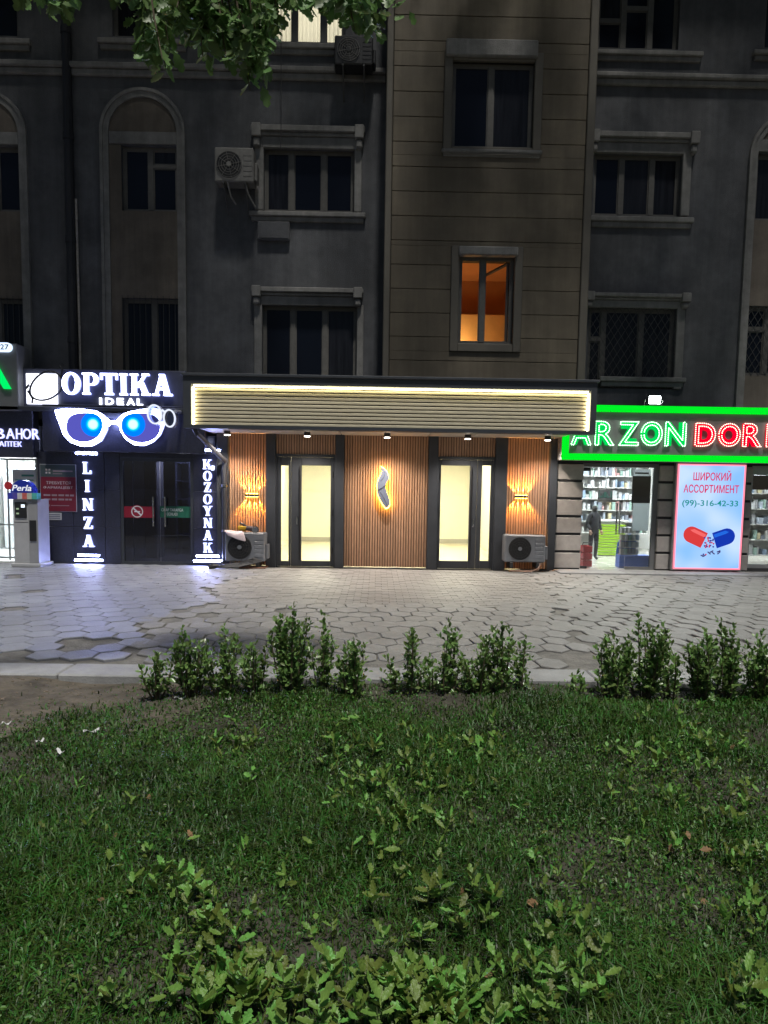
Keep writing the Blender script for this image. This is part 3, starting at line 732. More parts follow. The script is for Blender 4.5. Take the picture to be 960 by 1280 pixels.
def shop_door(x0, x1, leaf, side, pane, spane, hx):
    """x0..x1 opening; leaf/side pixel spans"""
    f = MB(); t = 0.05; y0, y1 = YB-0.05, YB+0.05
    f.box(x0+.002, x1-.002, y0, y1, zd, zd+.055); 
    lx0, lx1 = onY(leaf[0], 640, YB)[0], onY(leaf[1], 640, YB)[0]; sx0, sx1 = onY(side[0], 640, YB)[0], onY(side[1], 640, YB)[0]
    f.box(x0+.002, x0+.03, y0, y1, 0, zd-.001); f.box(x1-.03, x1-.002, y0, y1, 0, zd-.001)
    sf.part('door_frame', f, anthracite)
    for (a, b, pa, pb, nm) in ((lx0, lx1, *pane, 'door'), (sx0, sx1, *spane, 'side_light')):
        X0, X1, Z0, Z1 = RC(pa, 582, pb, 701, YB)
        a = max(a, x0+.032); b = min(b, x1-.032)
        m = MB(); y0, y1 = YB-0.035, YB+0.035
        m.cbox(a, X0, y0, y1, 0.012, zd-.004, .006); m.cbox(X1, b, y0, y1, 0.012, zd-.004, .006)
        m.cbox(X0+.001, X1-.001, y0, y1, 0.012, Z0, .006); m.cbox(X0+.001, X1-.001, y0, y1, Z1, zd-.004, .006)
        d = sf.part(nm, m, anthracite)
        sf.part('pane', MB().box(X0+.0015, X1-.0015, YB-.006, YB+.006, Z0+.0005, Z1-.0005), glass, d)
        if nm == 'door':
            X = onY(hx, 640, YB)[0]
            hb = MB().tube([(X, YB-.10, Z0+.02), (X, YB-.10, Z1-.02)], 0.016, 8)
            for z in (Z0+.12, (Z0+Z1)/2-.1, Z1-.16): hb.tube([(X, YB-.10, z), (X, YB-.036, z)], 0.012, 6)
            sf.part('handle', hb, black_plastic, d)
            lk = MB()
            sgn = 1 if X > (X0+X1)/2 else -1
            lk.cbox(X+sgn*.05, X+sgn*.085, YB-.05, YB-.036, 0.86, 1.02, .004); sf.part('lock', lk, steel, d)
            hg = MB(); hxx = b-.02 if sgn < 0 else a+.02
            for z in (.35, zd*.5, zd-.35): hg.tube([(hxx, YB-.045, z-.06), (hxx, YB-.045, z+.06)], .014, 6)
            sf.part('hinge', hg, black_plastic, d)
shop_door(PX[1][1], PX[2][0], (364, 421), (345, 363.5), (377, 413), (351.5, 361), 375.5)
shop_door(PX[3][1], PX[4][0], (544, 595), (595.5, 619), (550, 586), (601, 612), 587.5)
sf.part('plinth', MB().box(sfL, sfR, YB-.02, YB+.1, -.06, -.001), anthracite)
# room behind the doors
rm = MB(); RX0, RX1, RZ = PX[1][0]-.3, PX[4][1]+.3, 2.86
rm.box(RX0-.05, RX1+.05, 21.0, 21.1, 0, RZ); rm.box(RX0-.05, RX0, YB+.13, 20.999, 0, RZ); rm.box(RX1, RX1+.05, YB+.13, 20.999, 0, RZ); rm.box(RX0-.05, RX1+.05, YB+.13, 21.1, RZ+.001, RZ+.06)
rm.box(RX0, RX1, YB+.031, YB+.06, zd+.06, RZ-.001)
sf.part('room', rm, cream_wall); sf.part('skirting', MB().box(RX0, RX1, 20.96, 20.999, .005, .14), M('skirting_grey', (.35, .33, .28), .5, .05)); sf.part('room_floor', MB().box(RX0-.05, RX1+.05, YB+.06, 21.1, -.05, 0.004), cream_floor)
warm = E('ceiling_panel_light', (1.0, 0.94, 0.72), 78.0)
for yy in (15.3, 17.0, 18.7):
    for xx in (-1.5, 0.25, 2.0):
        cl = Thing('ceiling_lamp', 'flat warm ceiling lamp inside the slatted storefront', 'lamp', (xx, yy, RZ-.03), 'ceiling lamps inside the storefront')
        cl.part('diffuser', MB().box(xx-.3, xx+.3, yy-.3, yy+.3, RZ-.03, RZ-.012), warm); 
        fr = MB()
        fr.box(xx-.33, xx-.301, yy-.33, yy+.33, RZ-.035, RZ-.002); fr.box(xx+.301, xx+.33, yy-.33, yy+.33, RZ-.035, RZ-.002); fr.box(xx-.3, xx+.3, yy-.33, yy-.301, RZ-.035, RZ-.002); fr.box(xx-.3, xx+.3, yy+.301, yy+.33, RZ-.035, RZ-.002)
        cl.part('frame', fr, white_wall)

# ---- canopy
cX0, cX1 = onY(229, 505, YC)[0], onY(746, 505, YC)[0]
cZ1, cZ0 = onY(488, 474, YC)[1], onY(488, 539, YC)[1]
fX0, fX1, fZ0, fZ1 = RC(239, 484, 738, 535, YC)
cn = Thing('canopy', 'dark shop canopy with a recessed band of horizontal slats edged by a yellow light strip', 'canopy', ((cX0+cX1)/2, YC, cZ0))
fb = MB()
fb.box(cX0, fX0, YC, YC+.22, cZ0, cZ1); fb.box(fX1, cX1, YC, YC+.22, cZ0, cZ1); fb.box(fX0, fX1, YC, YC+.22, cZ0, fZ0); fb.box(fX0, fX1, YC, YC+.22, fZ1, cZ1)
cn.part('fascia_frame', fb, anthracite)
cn.part('fascia_back', MB().box(fX0+.001, fX1-.001, YC+.15, YC+.20, fZ0+.001, fZ1-.001), slat_dark)
cn.part('coping', MB().cbox(cX0-.03, cX1+.03, YC-.04, YC+.26, cZ1+.001, cZ1+.05, .008), anthracite)
n = 10; p = (fZ1-fZ0-.05)/n
me = None
for k in range(n):
    z = fZ0 + p*(k+.5)
    mb = MB().cbox(fX0+.045, fX1-.045, YC+.085, YC+.149, z-p*.35, z+p*.35, .006); cn.part('slat', mb, slat_pale)
led = E('warm_led_strip', (1.0, 0.88, 0.50), 15.0)
cn.part('light_strip', MB().box(fX0+.03, fX1-.03, YC+.045, YC+.075, fZ1-.038, fZ1-.014), led)
cn.part('light_strip', MB().box(fX0+.01, fX0+.04, YC+.045, YC+.075, fZ0+.012, fZ1-.046), led)
cn.part('light_strip', MB().box(fX1-.04, fX1-.01, YC+.045, YC+.075, fZ0+.012, fZ1-.046), led)
cn.part('roof', MB().box(sfL-.15, sfR+.02, YC+.221, YB+.35, cZ1-.12, cZ1-.06), anthracite)
cn.part('side_cheek', MB().box(sfL-.15, sfL-.10, YC+.221, YB+.3, cZ0+.05, cZ1-.121), anthracite)
cn.part('side_cheek', MB().box(sfR-.03, sfR+.02, YC+.221, YB+.3, cZ0+.05, cZ1-.121), anthracite)
sx = np.linspace(sfL-.1, sfR-.03, 9)
for a, b in zip(sx[:-1], sx[1:]): cn.part('soffit_panel', MB().cbox(a+.008, b-.008, YC+.225, YB+.11, cZ0+.012, cZ0+.035, .004), soffit_mat)
cn.part('soffit_deck', MB().box(sfL-.099, sfR-.031, YC+.222, YB+.13, cZ0+.037, cZ0+.06), black_plastic)
spot_e = E('downlight_lens', (1.0, 0.95, 0.86), 14.0)
for k, (px, lab) in enumerate(((284, 'first small black downlight from the left under the canopy'), (384, 'second small black downlight, above the left glass door'), (484, 'middle small black downlight under the canopy above the feather'), (585, 'small black downlight above the right glass door'), (685, 'rightmost small black downlight under the canopy near the green sign'))):
    Y = 13.55; X = onY(px, 540, Y)[0]; Z = cZ0+.011
    t = Thing('downlight', lab, 'downlight', (X, Y, Z), 'downlights under the canopy')
    t.part('housing', MB().tube([(X, Y, Z), (X, Y, Z-.075)], 0.062, 14), black_plastic)
    t.part('lens', MB().tube([(X, Y, Z-.076), (X, Y, Z-.088)], 0.055, 14), spot_e)
    lamp('downlight_beam', 'SPOT', (X, Y, Z-.10), 200, (1.0, 0.88, 0.76), to=(X, Y-.25, -1), parent=t.o, spot_size=rad(140), spot_blend=0.8, shadow_soft_size=0.05)
# downpipe from the canopy
pts = [onY(244, 534, 13.3), onY(248, 543, 13.3), onY(276, 572, 13.6), onY(280, 580, 14.0)]
P3 = [(pts[0][0], 13.2, pts[0][1]), (pts[1][0], 13.2, pts[1][1]), (pts[2][0], 14.0, pts[2][1]-.05), (onY(281, 640, 14.05)[0], 14.03, pts[3][1]-.1), (onY(281, 640, 14.05)[0], 14.03, .12), (onY(278, 640, 14.05)[0], 13.9, .06)]
dpp = Thing('downpipe', 'grey metal downpipe bending from the canopy corner beside the white sign column', 'downpipe', (P3[4][0], 14.03, 0))
dpp.part('pipe', MB().tube(P3, 0.05, 10), M('downpipe_metal', (0.075, 0.078, 0.09), 0.4, 0.1, 8, 0.03, 60, metal=0.4))
for z in (.7, 1.6): dpp.part('clip', MB().tube([(P3[3][0], 14.03, z), (P3[3][0], 14.03, z+.05)], 0.06, 10), steel)

# ---- feather ornament
X0, X1, Z0, Z1 = RC(470.5, 584, 488, 635, YB-.06)
ft = Thing('wall_ornament', 'pale blue feather shaped wall ornament glowing amber on the wood slats', 'ornament', ((X0+X1)/2, YB-.09, Z0))
W, H = X1-X0, Z1-Z0
upper = [(.30, 1.0), (.50, .97), (.72, .90), (.86, .80), (.86, .70), (.72, .63), (.66, .575), (.40, .50), (.06, .43), (.02, .56), (.12, .70), (.26, .80), (.36, .90)]
lower = [(.06, .41), (.38, .48), (.62, .55), (.66, .48), (.80, .36), (.97, .20), (1.0, .10), (.86, .02), (.68, 0.0), (.48, .08), (.26, .20), (.10, .32)]
blue = M('feather_blue', (0.20, 0.23, 0.31), 0.35, 0.08, 10, 0.05, 60)
amber = E('amber_backlight', (1.0, 0.50, 0.06), 30.0)
def T2(P, s=1.0):
    cx_, cz_ = .5, .5
    return [(X0 + W*(cx_ + (a-cx_)*s), Z0 + H*(cz_ + (b-cz_)*s)) for a, b in P]
def fan(mb, poly, y0, y1):
    c = (sum(p[0] for p in poly)/len(poly), sum(p[1] for p in poly)/len(poly)); n = len(poly)
    a = sum(poly[i][0]*poly[(i+1) % n][1] - poly[(i+1) % n][0]*poly[i][1] for i in range(n))
    if a < 0: poly = poly[::-1]
    v = [(x, y0, z) for x, z in poly] + [(x, y1, z) for x, z in poly] + [(c[0], y0, c[1]), (c[0], y1, c[1])]
    f = []
    for i in range(n):
        j = (i+1) % n; f += [(i, j, 2*n), (j+n, i+n, 2*n+1), (i, i+n, j+n, j)]
    mb.add(v, f); return mb
ft.part('vane', fan(MB(), T2(upper), YB-.155, YB-.135), blue); ft.part('vane', fan(MB(), T2(lower), YB-.153, YB-.133), blue)
for P in (upper, lower):
    ft.part('backlight', fan(MB(), T2(P, 1.04), YB-.110, YB-.090), amber)
dk = M('feather_line', (0.08, 0.09, 0.14), 0.5, 0.05)
def line3(P, y, r): return MB().tube([(X0+W*a, y, Z0+H*b) for a, b in P], r, 5)
ft.part('rachis', line3([(.30, .66), (.50, .74), (.60, .84), (.52, .93), (.36, .985)], YB-.157, .006), dk)
ft.part('rachis', line3([(.25, .40), (.45, .30), (.65, .18), (.78, .06)], YB-.155, .006), dk)
ft.part('cleft', line3([(.06, .42), (.38, .49), (.66, .565)], YB-.157, .009), dk)

# ---- sconces
for px, py, lab in ((315, 619, 'amber up and down wall light on the left slat panel above the cluttered air conditioner'), (651.5, 621, 'amber up and down wall light on the right slat panel')):
    X, Z = onY(px, py, YB-.06)
    t = Thing('wall_light', lab, 'wall light', (X, YB-.022, Z), 'amber wall lights on the slats')
    t.part('body', MB().cbox(X-.13, X+.13, YB-.10, YB-.023, Z-.028, Z+.028, .006), black_plastic)
    for k in range(4):
        u = -0.0975 + 0.065*k
        for s in (1, -1):
            t.part('lens', MB().box(X+u-.022, X+u+.022, YB-.085, YB-.04, Z+s*.0285, Z+s*.034), E('amber_lens', (1.0, .55, .10), 30.0))
            lamp('beam', 'SPOT', (X+u, YB-.050, Z+s*.045), 150.0, (1.0, .40, .05), to=(X+u*(1+5.2*1.0), YB+.10, Z+s*1.0), parent=t.o, spot_size=rad(36), spot_blend=.8, shadow_soft_size=.006)

# ---- floor air conditioners
a, b, c, d = RC(281, 666, 331, 702, 13.75)
acl = ac_unit('air_conditioner', 'grey floor air conditioner piled with cloth and tools at the left slat panel', a, b, c, d, 13.75, 0.32, ac_mat)
aL = (a, b, c, d)
a, b, c, d = RC(631, 669, 682, 703, 13.75)
acr = ac_unit('air_conditioner', 'bare grey floor air conditioner below the right amber wall light', a, b, c, d, 13.75, 0.32, ac_mat)
hs = MB()
for k in range(3): hs.tube([(a+.1+.1*k, 13.72-.05*k, .03), (a+.35+.07*k, 13.62-.03*k, .035), (b-.15, 13.70, .04+.02*k), (b-.02, 13.86, c+.1)], .016, 6)
single('hose_bundle', hs, M('copper_hose', (0.16, 0.09, 0.06), .5, .2, 12, .1, 60), 'brown hose bundle on the paving under the right floor air conditioner', 'hose', (a, 13.7, 0))
a, b, c, d = aL
# cloth, pouch, tool and cables on the left unit
def cloth(P, name, mat, label, cat):
    mb = MB(); n = len(P[0])
    for row in P: mb.v += row
    for j in range(len(P)-1):
        for i in range(n-1): mb.f.append((j*n+i, j*n+i+1, (j+1)*n+i+1, (j+1)*n+i))
    o = single(name, mb, mat, label, cat, P[0][0], smooth=True)
    so = o.modifiers.new('s', 'SOLIDIFY'); so.thickness = .012
    ss = o.modifiers.new('ss', 'SUBSURF'); ss.levels = 1; ss.render_levels = 2
    return o
rowsP = []
for j in range(6):
    v = j/5; r_ = []
    for i in range(6):
        u = i/5
        if v < .5: y, z = 14.0 - v*.56, d + .018 + .012*math.sin(7*u+3*v)
        else: y, z = 13.71 - .015*math.sin(5*u), d + .02 - (v-.5)*(.16 + .26*u) + .01*math.sin(9*u)
        r_.append((a - .03 + u*.36 + (.10*v if v > .5 else 0), y - .01*math.sin(11*u), z))
    rowsP.append(r_)
cloth(rowsP, 'cloth', M('cloth_pale', (.62, .52, .55), .9, .12, 12, .3, 70), 'pale pinkish cloth draped over the left air conditioner', 'cloth')
pch = MB().cbox(a+.24, a+.42, 13.82, 13.96, d+.03, d+.13, .035)
pc = Thing('pouch', 'yellow pouch lying on the left air conditioner beside the cloth', 'pouch', (a+.33, 13.89, d)); pc.part('body', pch, M('yellow_cloth', (.65, .42, .03), .8, .1)); pc.part('flap', MB().cbox(a+.245, a+.415, 13.805, 13.819, d+.07, d+.125, .006), M('yellow_cloth', (.65, .42, .03)))
tl = Thing('power_tool', 'dark power tool resting on top of the left air conditioner', 'tool', (b-.3, 13.85, d))
tl.part('body', MB().tube([(b-.44, 13.85, d+.10), (b-.36, 13.85, d+.09), (b-.22, 13.85, d+.07)], [.035, .05, .055], 10), M('tool_body', (.07, .05, .06), .5, .2), smooth=True)
tl.part('handle', MB().tube([(b-.36, 13.85, d+.10), (b-.46, 13.87, d+.17), (b-.52, 13.87, d+.19)], [.022, .024, .02], 8), black_plastic, smooth=True)
tl.part('disc', MB().tube([(b-.20, 13.79, d+.06), (b-.20, 13.80, d+.06)], .062, 14), steel); tl.part('guard', MB().tube([(b-.20, 13.81, d+.06), (b-.20, 13.85, d+.06)], .07, 12), black_plastic)
hb = MB()
for k in range(4):
    hb.tube([(a-.18+.02*k, 13.62, .03), (a+.02, 13.55+.03*k, .04+.01*k), (a+.3, 13.56+.03*k, .05+.02*k), (b-.2, 13.62, .12+.03*k), (b-.05, 13.68, c+.02)], .022, 6)
hb.tube([(a-.28, 13.58, .02), (a-.20, 13.6, .06), (a-.1, 13.62, .05)], [.05, .06, .04], 8)
single('cable_bundle', hb, black_plastic, 'black cable bundle heaped on the paving below the left floor air conditioner', 'cables', (a, 13.6, 0))
tray = MB().tube([(a+.3, 13.66, .02), (b+.02, 13.66, .02), (b+.02, 14.0, .02), (a+.3, 14.0, .02)], .014, 6, True)
single('support_frame', tray, M('rusty_metal', (.22, .10, .06), .7, .3, 20, .2, 60), 'thin rusty frame on the ground under the left air conditioner', 'frame', (a+.5, 13.8, 0))

# ================================================================== EYEWEAR SHOP (left)
op = Thing('eyewear_shop', 'dark granite eyewear shopfront with a tinted glass door', 'shopfront', (-5, YB, 0))
oL, oR = onY(49, 640, YB)[0], sfL-.005
zF = onY(150, 566, YB)[1]
dX0, dX1, dZ0, dZ1 = RC(151, 573, 242, 702, YB)
pxs = [oL, onY(92, 640, YB)[0], onY(132, 640, YB)[0], dX0]
for a, b in zip(pxs[:-1], pxs[1:]):
    for z0_, z1_ in ((0, .75), (.75, 1.5), (1.5, zF)): op.part('granite_slab', MB().cbox(a+.003, b-.003, YB-.03, YB+.1, z0_+.003, z1_-.003, .005), granite)
for z0_, z1_ in ((0, .75), (.75, 1.5), (1.5, zF)): op.part('granite_slab', MB().cbox(dX1+.003, oR, YB-.03, YB+.1, z0_+.003, z1_-.003, .005), granite)
op.part('lintel', MB().cbox(dX0+.001, dX1-.001, YB-.02, YB+.1, dZ1+.001, zF, .005), granite)
op.part('fascia', MB().cbox(onY(53, 540, YB-.2)[0], cX0+.12, YB-.20, YB+.05, zF+.004, onY(150, 508, YB)[1], .01), granite)
op.part('fascia_ledge', MB().cbox(oL-1.8, cX0+.12, YB-.30, YB-.05, onY(150, 517, YB)[1], onY(150, 511.5, YB)[1], .012), anthracite)
fr = MB(); t = .06
fr.box(dX0, dX0+t, YB-.01, YB+.07, 0, dZ1); fr.box(dX1-t, dX1, YB-.01, YB+.07, 0, dZ1); fr.box(dX0+t, dX1-t, YB-.01, YB+.07, dZ1-t, dZ1); fr.box(dX0+t, dX1-t, YB-.01, YB+.07, 0, .06)
op.part('door_frame', fr, anthracite)
tint = GLASS('tinted_glass', (.42, .44, .54), .08)
xm1 = onY(200, 640, YB)[0]; xm0 = onY(166, 640, YB)[0]
for a, b, nm in ((dX0+t, xm0, 'side_light'), (xm0+.012, xm1-.006, 'door'), (xm1+.006, dX1-t, 'door')):
    dd = op.part(nm, MB().box(a, b, YB+.02, YB+.032, .061, dZ1-t-.001), tint)
    if nm == 'door':
        hx = (xm1 - .12) if b < xm1+.01 else (xm1 + .12)
        z0_, z1_ = onY(200, 658, YB)[1], onY(200, 621, YB)[1]
        hh = MB().tube([(hx, YB-.06, z0_), (hx, YB-.06, z1_)], .017, 8)
        for z in (z0_+.1, z1_-.1): hh.tube([(hx, YB-.06, z), (hx, YB+.02, z)], .012, 6)
        op.part('handle', hh, steel, dd)
# dark interior with faint shelves
op.part('room', room(oL+.1, oR-.1, 0.0, 2.6, YB+.14, 18.0, None), M('dim_interior', (.25, .26, .32), .7, .08))
shv = MB()
for k in range(5): shv.box(dX0+.5, oR-.15, 16.4, 16.75, .45+.42*k, .48+.42*k)
for xx in np.linspace(dX0+.5, oR-.2, 5): shv.box(xx-.02, xx+.02, 16.38, 16.78, 0, 2.3)
op.part('display_shelf', shv, M('shelf_dark', (.18, .19, .26), .5, .1))
op.part('pale_cabinet', MB().cbox(dX0+.08, dX0+.36, 15.4, 15.9, 0, 2.25, .02), M('cabinet_grey', (.55, .52, .5), .5, .1))
lamp('interior_glow', 'POINT', (-4.3, 15.6, 2.4), 30, (.75, .8, 1.0), shadow_soft_size=.2)
# stickers on the glass
X0, X1, Z0, Z1 = RC(150, 633, 193, 647, YB+.018)
st = Thing('door_sticker', 'red strip sticker with a round no smoking symbol on the tinted door', 'sticker', (X0, YB+.018, Z0))
st.part('strip', MB().box(max(X0, dX0+t), X1, YB+.0165, YB+.019, Z0, Z1), M('sticker_red', (.28, .01, .03), .5, .05, bump=0))
cx, cz = onY(171.5, 639.5, YB+.014); st.part('symbol_disc', MB().disc_y(cx, cz, .135, YB+.0145, YB+.0162), M('sticker_red', (.5, .02, .05)))
ring = MB().ringy([(cx+.12*math.cos(a), cz+.12*math.sin(a)) for a in np.linspace(0, 2*math.pi, 25)[:-1]], [(cx+.10*math.cos(a), cz+.10*math.sin(a)) for a in np.linspace(0, 2*math.pi, 25)[:-1]], YB+.0125, YB+.0142)
wp = M('print_white', (.75, .75, .75), .6, .03, bump=0)
st.part('symbol_ring', ring, wp); st.part('symbol_bar', MB().prism([(cx-.09, cz+.06), (cx-.07, cz+.08), (cx+.09, cz-.06), (cx+.07, cz-.08)], YB+.0127, YB+.0143), wp)
st.part('cigarette', MB().box(cx-.06, cx+.06, YB+.0129, YB+.0144, cz-.012, cz+.012), wp)
X0, X1, Z0, Z1 = RC(200, 633, 239, 647, YB+.018)
st = Thing('door_sticker', 'dark green strip sticker with small white lettering on the tinted door', 'sticker', (X0, YB+.018, Z0))
st.part('strip', MB().box(X0, min(X1, dX1-t), YB+.0165, YB+.019, Z0, Z1), M('sticker_green', (.01, .10, .06), .5, .05, bump=0))
st.part('lettering', text_fit('CHAP TARAFGA', X0+.03, X1-.16, Z0+.125, Z0+.185, YB+.0155, .0006), wp); st.part('lettering', text_fit('OCHILADI', X0+.14, X1-.28, Z0+.04, Z0+.10, YB+.0155, .0006), wp)
# notice poster on the granite
X0, X1, Z0, Z1 = RC(51, 581, 95, 639, YB-.04)
ps = Thing('notice_poster', 'crimson job notice with a dark header on granite beside the kiosk', 'poster', (X0, YB-.04, Z0))
crim = M('poster_crimson', (.17, .014, .03), .5, .06, bump=0); hdr = M('poster_header', (.06, .085, .09), .5, .06, bump=0)
zc = Z0 + (Z1-Z0)*.74
ps.part('backing', MB().cbox(X0-.01, X1+.01, YB-.045, YB-.031, Z0-.01, Z1+.01, .003), M('poster_edge', (.45, .45, .47), .5, .05, bump=0)); ps.part('field', MB().box(X0, X1, YB-.0475, YB-.0455, Z0, zc), crim); ps.part('header', MB().box(X0, X1, YB-.0477, YB-.0455, zc+.001, Z1), hdr)
dim_w = M('print_pale', (.55, .5, .5), .6, .03, bump=0)
for s, u0, u1, v0, v1 in (('ТРЕБУЕТСЯ', .16, .86, .58, .645), ('ФАРМАЦЕВТ', .08, .92, .475, .54)):
    ps.part('lettering', text_fit(s, X0+(X1-X0)*u0, X0+(X1-X0)*u1, Z0+(Z1-Z0)*v0, Z0+(Z1-Z0)*v1, YB-.0485, .0006, .004), dim_w)
for v0, v1, segs in ((.325, .365, ((.08, .27), (.31, .46), (.50, .66), (.70, .80), (.83, .94))), (.235, .275, ((.08, .27), (.31, .46), (.50, .66), (.69, .78), (.80, .88))), (.115, .13, ((.28, .80),)), (.10, .145, ((.22, .25),)), (.85, .88, ((.36, .92),)), (.80, .815, ((.36, .62),))):
    for u0, u1 in segs: ps.part('print_line', MB().box(X0+(X1-X0)*u0, X0+(X1-X0)*u1, YB-.0487, YB-.0479, Z0+(Z1-Z0)*v0, Z0+(Z1-Z0)*v1), M('print_faint', (.30, .22, .25), .6, .03, bump=0))
mk = MB(); cx, cz = X0+(X1-X0)*.22, Z0+(Z1-Z0)*.86
for k in range(4):
    a0 = math.pi/4 + k*math.pi/2; mk.prism([(cx+.015*math.cos(a0), cz+.015*math.sin(a0)), (cx+.05*math.cos(a0-.5), cz+.05*math.sin(a0-.5)), (cx+.07*math.cos(a0), cz+.07*math.sin(a0)), (cx+.05*math.cos(a0+.5), cz+.05*math.sin(a0+.5))], YB-.0490, YB-.048)
ps.part('emblem', mk, dim_w)
X0, X1, Z0, Z1 = RC(57, 641, 77, 650, YB-.04)
ps = Thing('notice_plate', 'small pale notice plate below the crimson poster', 'notice', (X0, YB-.035, Z0))
ps.part('plate', MB().cbox(X0, X1, YB-.040, YB-.031, Z0, Z1, .003), M('plate_pale', (.42, .42, .44), .5, .05, bump=0))
for k in range(3): ps.part('print_line', MB().box(X0+.03, X1-.03, YB-.0412, YB-.0402, Z0+.03+.035*k, Z0+.045+.035*k), M('feather_line', (0.08, 0.09, 0.14)))

# ---- signs: white lit letters
wled = E('white_led', (0.40, 0.46, 1.0), 45.0); wface = E('white_letter_face', (.62, .68, 1.0), 3.2); wbar = E('white_bar_led', (.38, .44, 1.0), 130.0); wname = E('white_name_face', (.45, .51, 1.0), 12.0)
def column_sign(label, word, pxl, pxr, bars, zpx, hpx):
    X0, X1 = onY(pxl, 640, YB-.06)[0], onY(pxr, 640, YB-.06)[0]; cx = (X0+X1)/2
    t = Thing('column_sign', label, 'sign', (cx, YB-.03, 0), 'lit vertical letter signs')
    for (y, u) in bars:
        z = onY((pxl+pxr)/2, y, YB-.06)[1]; w = (X1-X0)/2*u
        t.part('light_bar', MB().cbox(cx-w, cx+w, YB-.11, YB-.05, z-.020, z+.020, .006), wbar, side=return_glow)
    for ch, y in zip([c for c in word], zpx):
        hgt = onY(100, y-hpx/2, YB-.06)[1] - onY(100, y+hpx/2, YB-.06)[1]
        z = onY((pxl+pxr)/2, y, YB-.06)[1] - hgt/2
        w = serif(ch)[0]*hgt*1.0
        serif_letter(t, ch, cx-w/2, z, hgt, YB-.10, YB-.045, wface)
    return t
column_sign('white lit column sign reading LINZA on the dark granite', 'LINZA', 93, 128, ((561, .95), (567, .75), (694, .78), (700, 1.0)), (585, 607.5, 630.5, 653.5, 676), 15)
ks = column_sign("white lit column sign reading KO'ZOYNAK beside the downpipe", 'KOZOYNAK', 242, 278, ((563, .9), (695, .8), (701, 1.0)), (580.5, 595, 609, 624, 638.5, 653.5, 669, 684.5), 12.2)
X, Z = onY(264.5, 588, YB-.06); q = MB().prism([(X, Z), (X+.05, Z+.005), (X+.06, Z+.09), (X+.01, Z+.10)], YB-.1, YB-.045); ks.part('letter', q, wface)
# big name sign above
YS = 14.05
X0, X1, Z0, Z1 = RC(24, 462, 233, 511, YS+.07)
ns = Thing('shop_sign', 'dark board with white lit OPTIKA letters and a square lens emblem', 'sign', ((X0+X1)/2, YS, Z0))
ns.part('board', MB().cbox(X0, X1, YS+.06, YS+.30, Z0, Z1, .012), M('sign_board_dark', (.07, .075, .11), .4, .15, 6, .03, 60))
cx = onY(78, 481, YS)[0]; xe = onY(216, 481, YS)[0]
zb, zt = onY(147, 494, YS)[1], onY(147, 467, YS)[1]; hh = zt-zb
tot = sum(serif(c)[0] for c in 'OPTIKA'); gap = .085
sc_ = (xe-cx)/((tot+gap*5)*hh)
x = cx
for ch in 'OPTIKA':
    x += serif_letter(ns, ch, x, zb, hh, YS-.03, YS+.03, wname, None, sc_) + gap*hh*sc_
wl2 = E('white_led_soft', (.80, .84, 1.0), 4.0)
xa, xb = onY(124, 501, YS)[0], onY(174, 501, YS)[0]; z0_, z1_ = onY(149, 506.0, YS)[1], onY(149, 497.5, YS)[1]
for ch, a, b in (('I', 0, .05), ('D', .15, .35), ('E', .44, .60), ('A', .68, .88), ('L', .94, 1.08)):
    ns.part('letter', text_fit(ch, xa+(xb-xa)*a, xa+(xb-xa)*b, z0_, z1_, YS+.02, .02, .02), wl2)
X0, X1, Z0, Z1 = RC(33, 467, 71, 505, YS)
em = MB().box(X0, X1, YS+.0, YS+.04, Z0, Z1)
ns.part('emblem_plate', em, E('emblem_white', (.85, .88, 1.0), 3.2))
lc = (X0+(X1-X0)*.66, Z0+(Z1-Z0)*.60); bk = black_plastic
lens = [(lc[0] + .32*math.cos(a)*(1 - .10*math.sin(a)), lc[1] + .27*math.sin(a) + .07*math.cos(a)*1.2) for a in np.linspace(0, 2*math.pi, 33)[:-1]]
ns.part('emblem_line', MB().tube([(x, YS-.01, z) for x, z in lens], .020, 6, True), bk)
ns.part('emblem_line', MB().tube([(lc[0]-.34, YS-.01, lc[1]-.02), (X0+.06, YS-.01, lc[1]+.02), (X0+.0, YS-.01, lc[1]-.06)], .022, 6), bk)
ns.part('emblem_line', MB().tube([(X0+.03, YS-.01, lc[1]-.1), (X0+.12, YS-.01, lc[1]-.25), (X0+.11, YS-.01, Z0+.01)], .020, 6), bk)
ns.part('emblem_line', MB().tube([(lc[0]+.30, YS-.01, lc[1]+.16), (lc[0]+.33, YS-.01, lc[1]+.32), (lc[0]+.27, YS-.01, lc[1]+.40)], .020, 6), bk)
# spectacles sign
YG = 13.80
gx = lambda px, py: onY(px, py, YG)
gl = Thing('spectacles_sign', 'huge white lit spectacles with violet lenses and blue glowing irises', 'sign', (gx(140, 560)[0], YG, gx(140, 560)[1]))
outer_px = [(70, 513), (84, 511), (104, 511.5), (122, 514), (132, 520), (137, 526), (140, 527), (146, 526), (151, 520), (160, 515), (178, 512), (196, 511), (206, 514), (208, 520), (206, 532), (201, 544), (192, 553), (181, 557.5), (168, 556), (158, 549), (151, 538), (147, 530.5), (142, 529.5), (137.5, 530), (134, 540), (127, 550), (117, 556), (105, 557), (94, 551), (86, 541), (81, 530), (77, 522)]
def lens_px(cx, cy, rx, ry, tilt):
    sp = lambda v, e: math.copysign(abs(v)**e, v)
    return [(cx + rx*sp(math.cos(a), .80 if math.sin(a) > 0 else .95)*(1.0 + .05*math.sin(a)), cy - ry*sp(math.sin(a), .75 if math.sin(a) > 0 else 1.0) - tilt*rx*math.cos(a)) for a in np.linspace(0, 2*math.pi, 41)[:-1]]
LL = lens_px(106.5, 534.5, 23.0, 18.3, .03); LR = lens_px(177, 535, 24.5, 18.5, -.03)
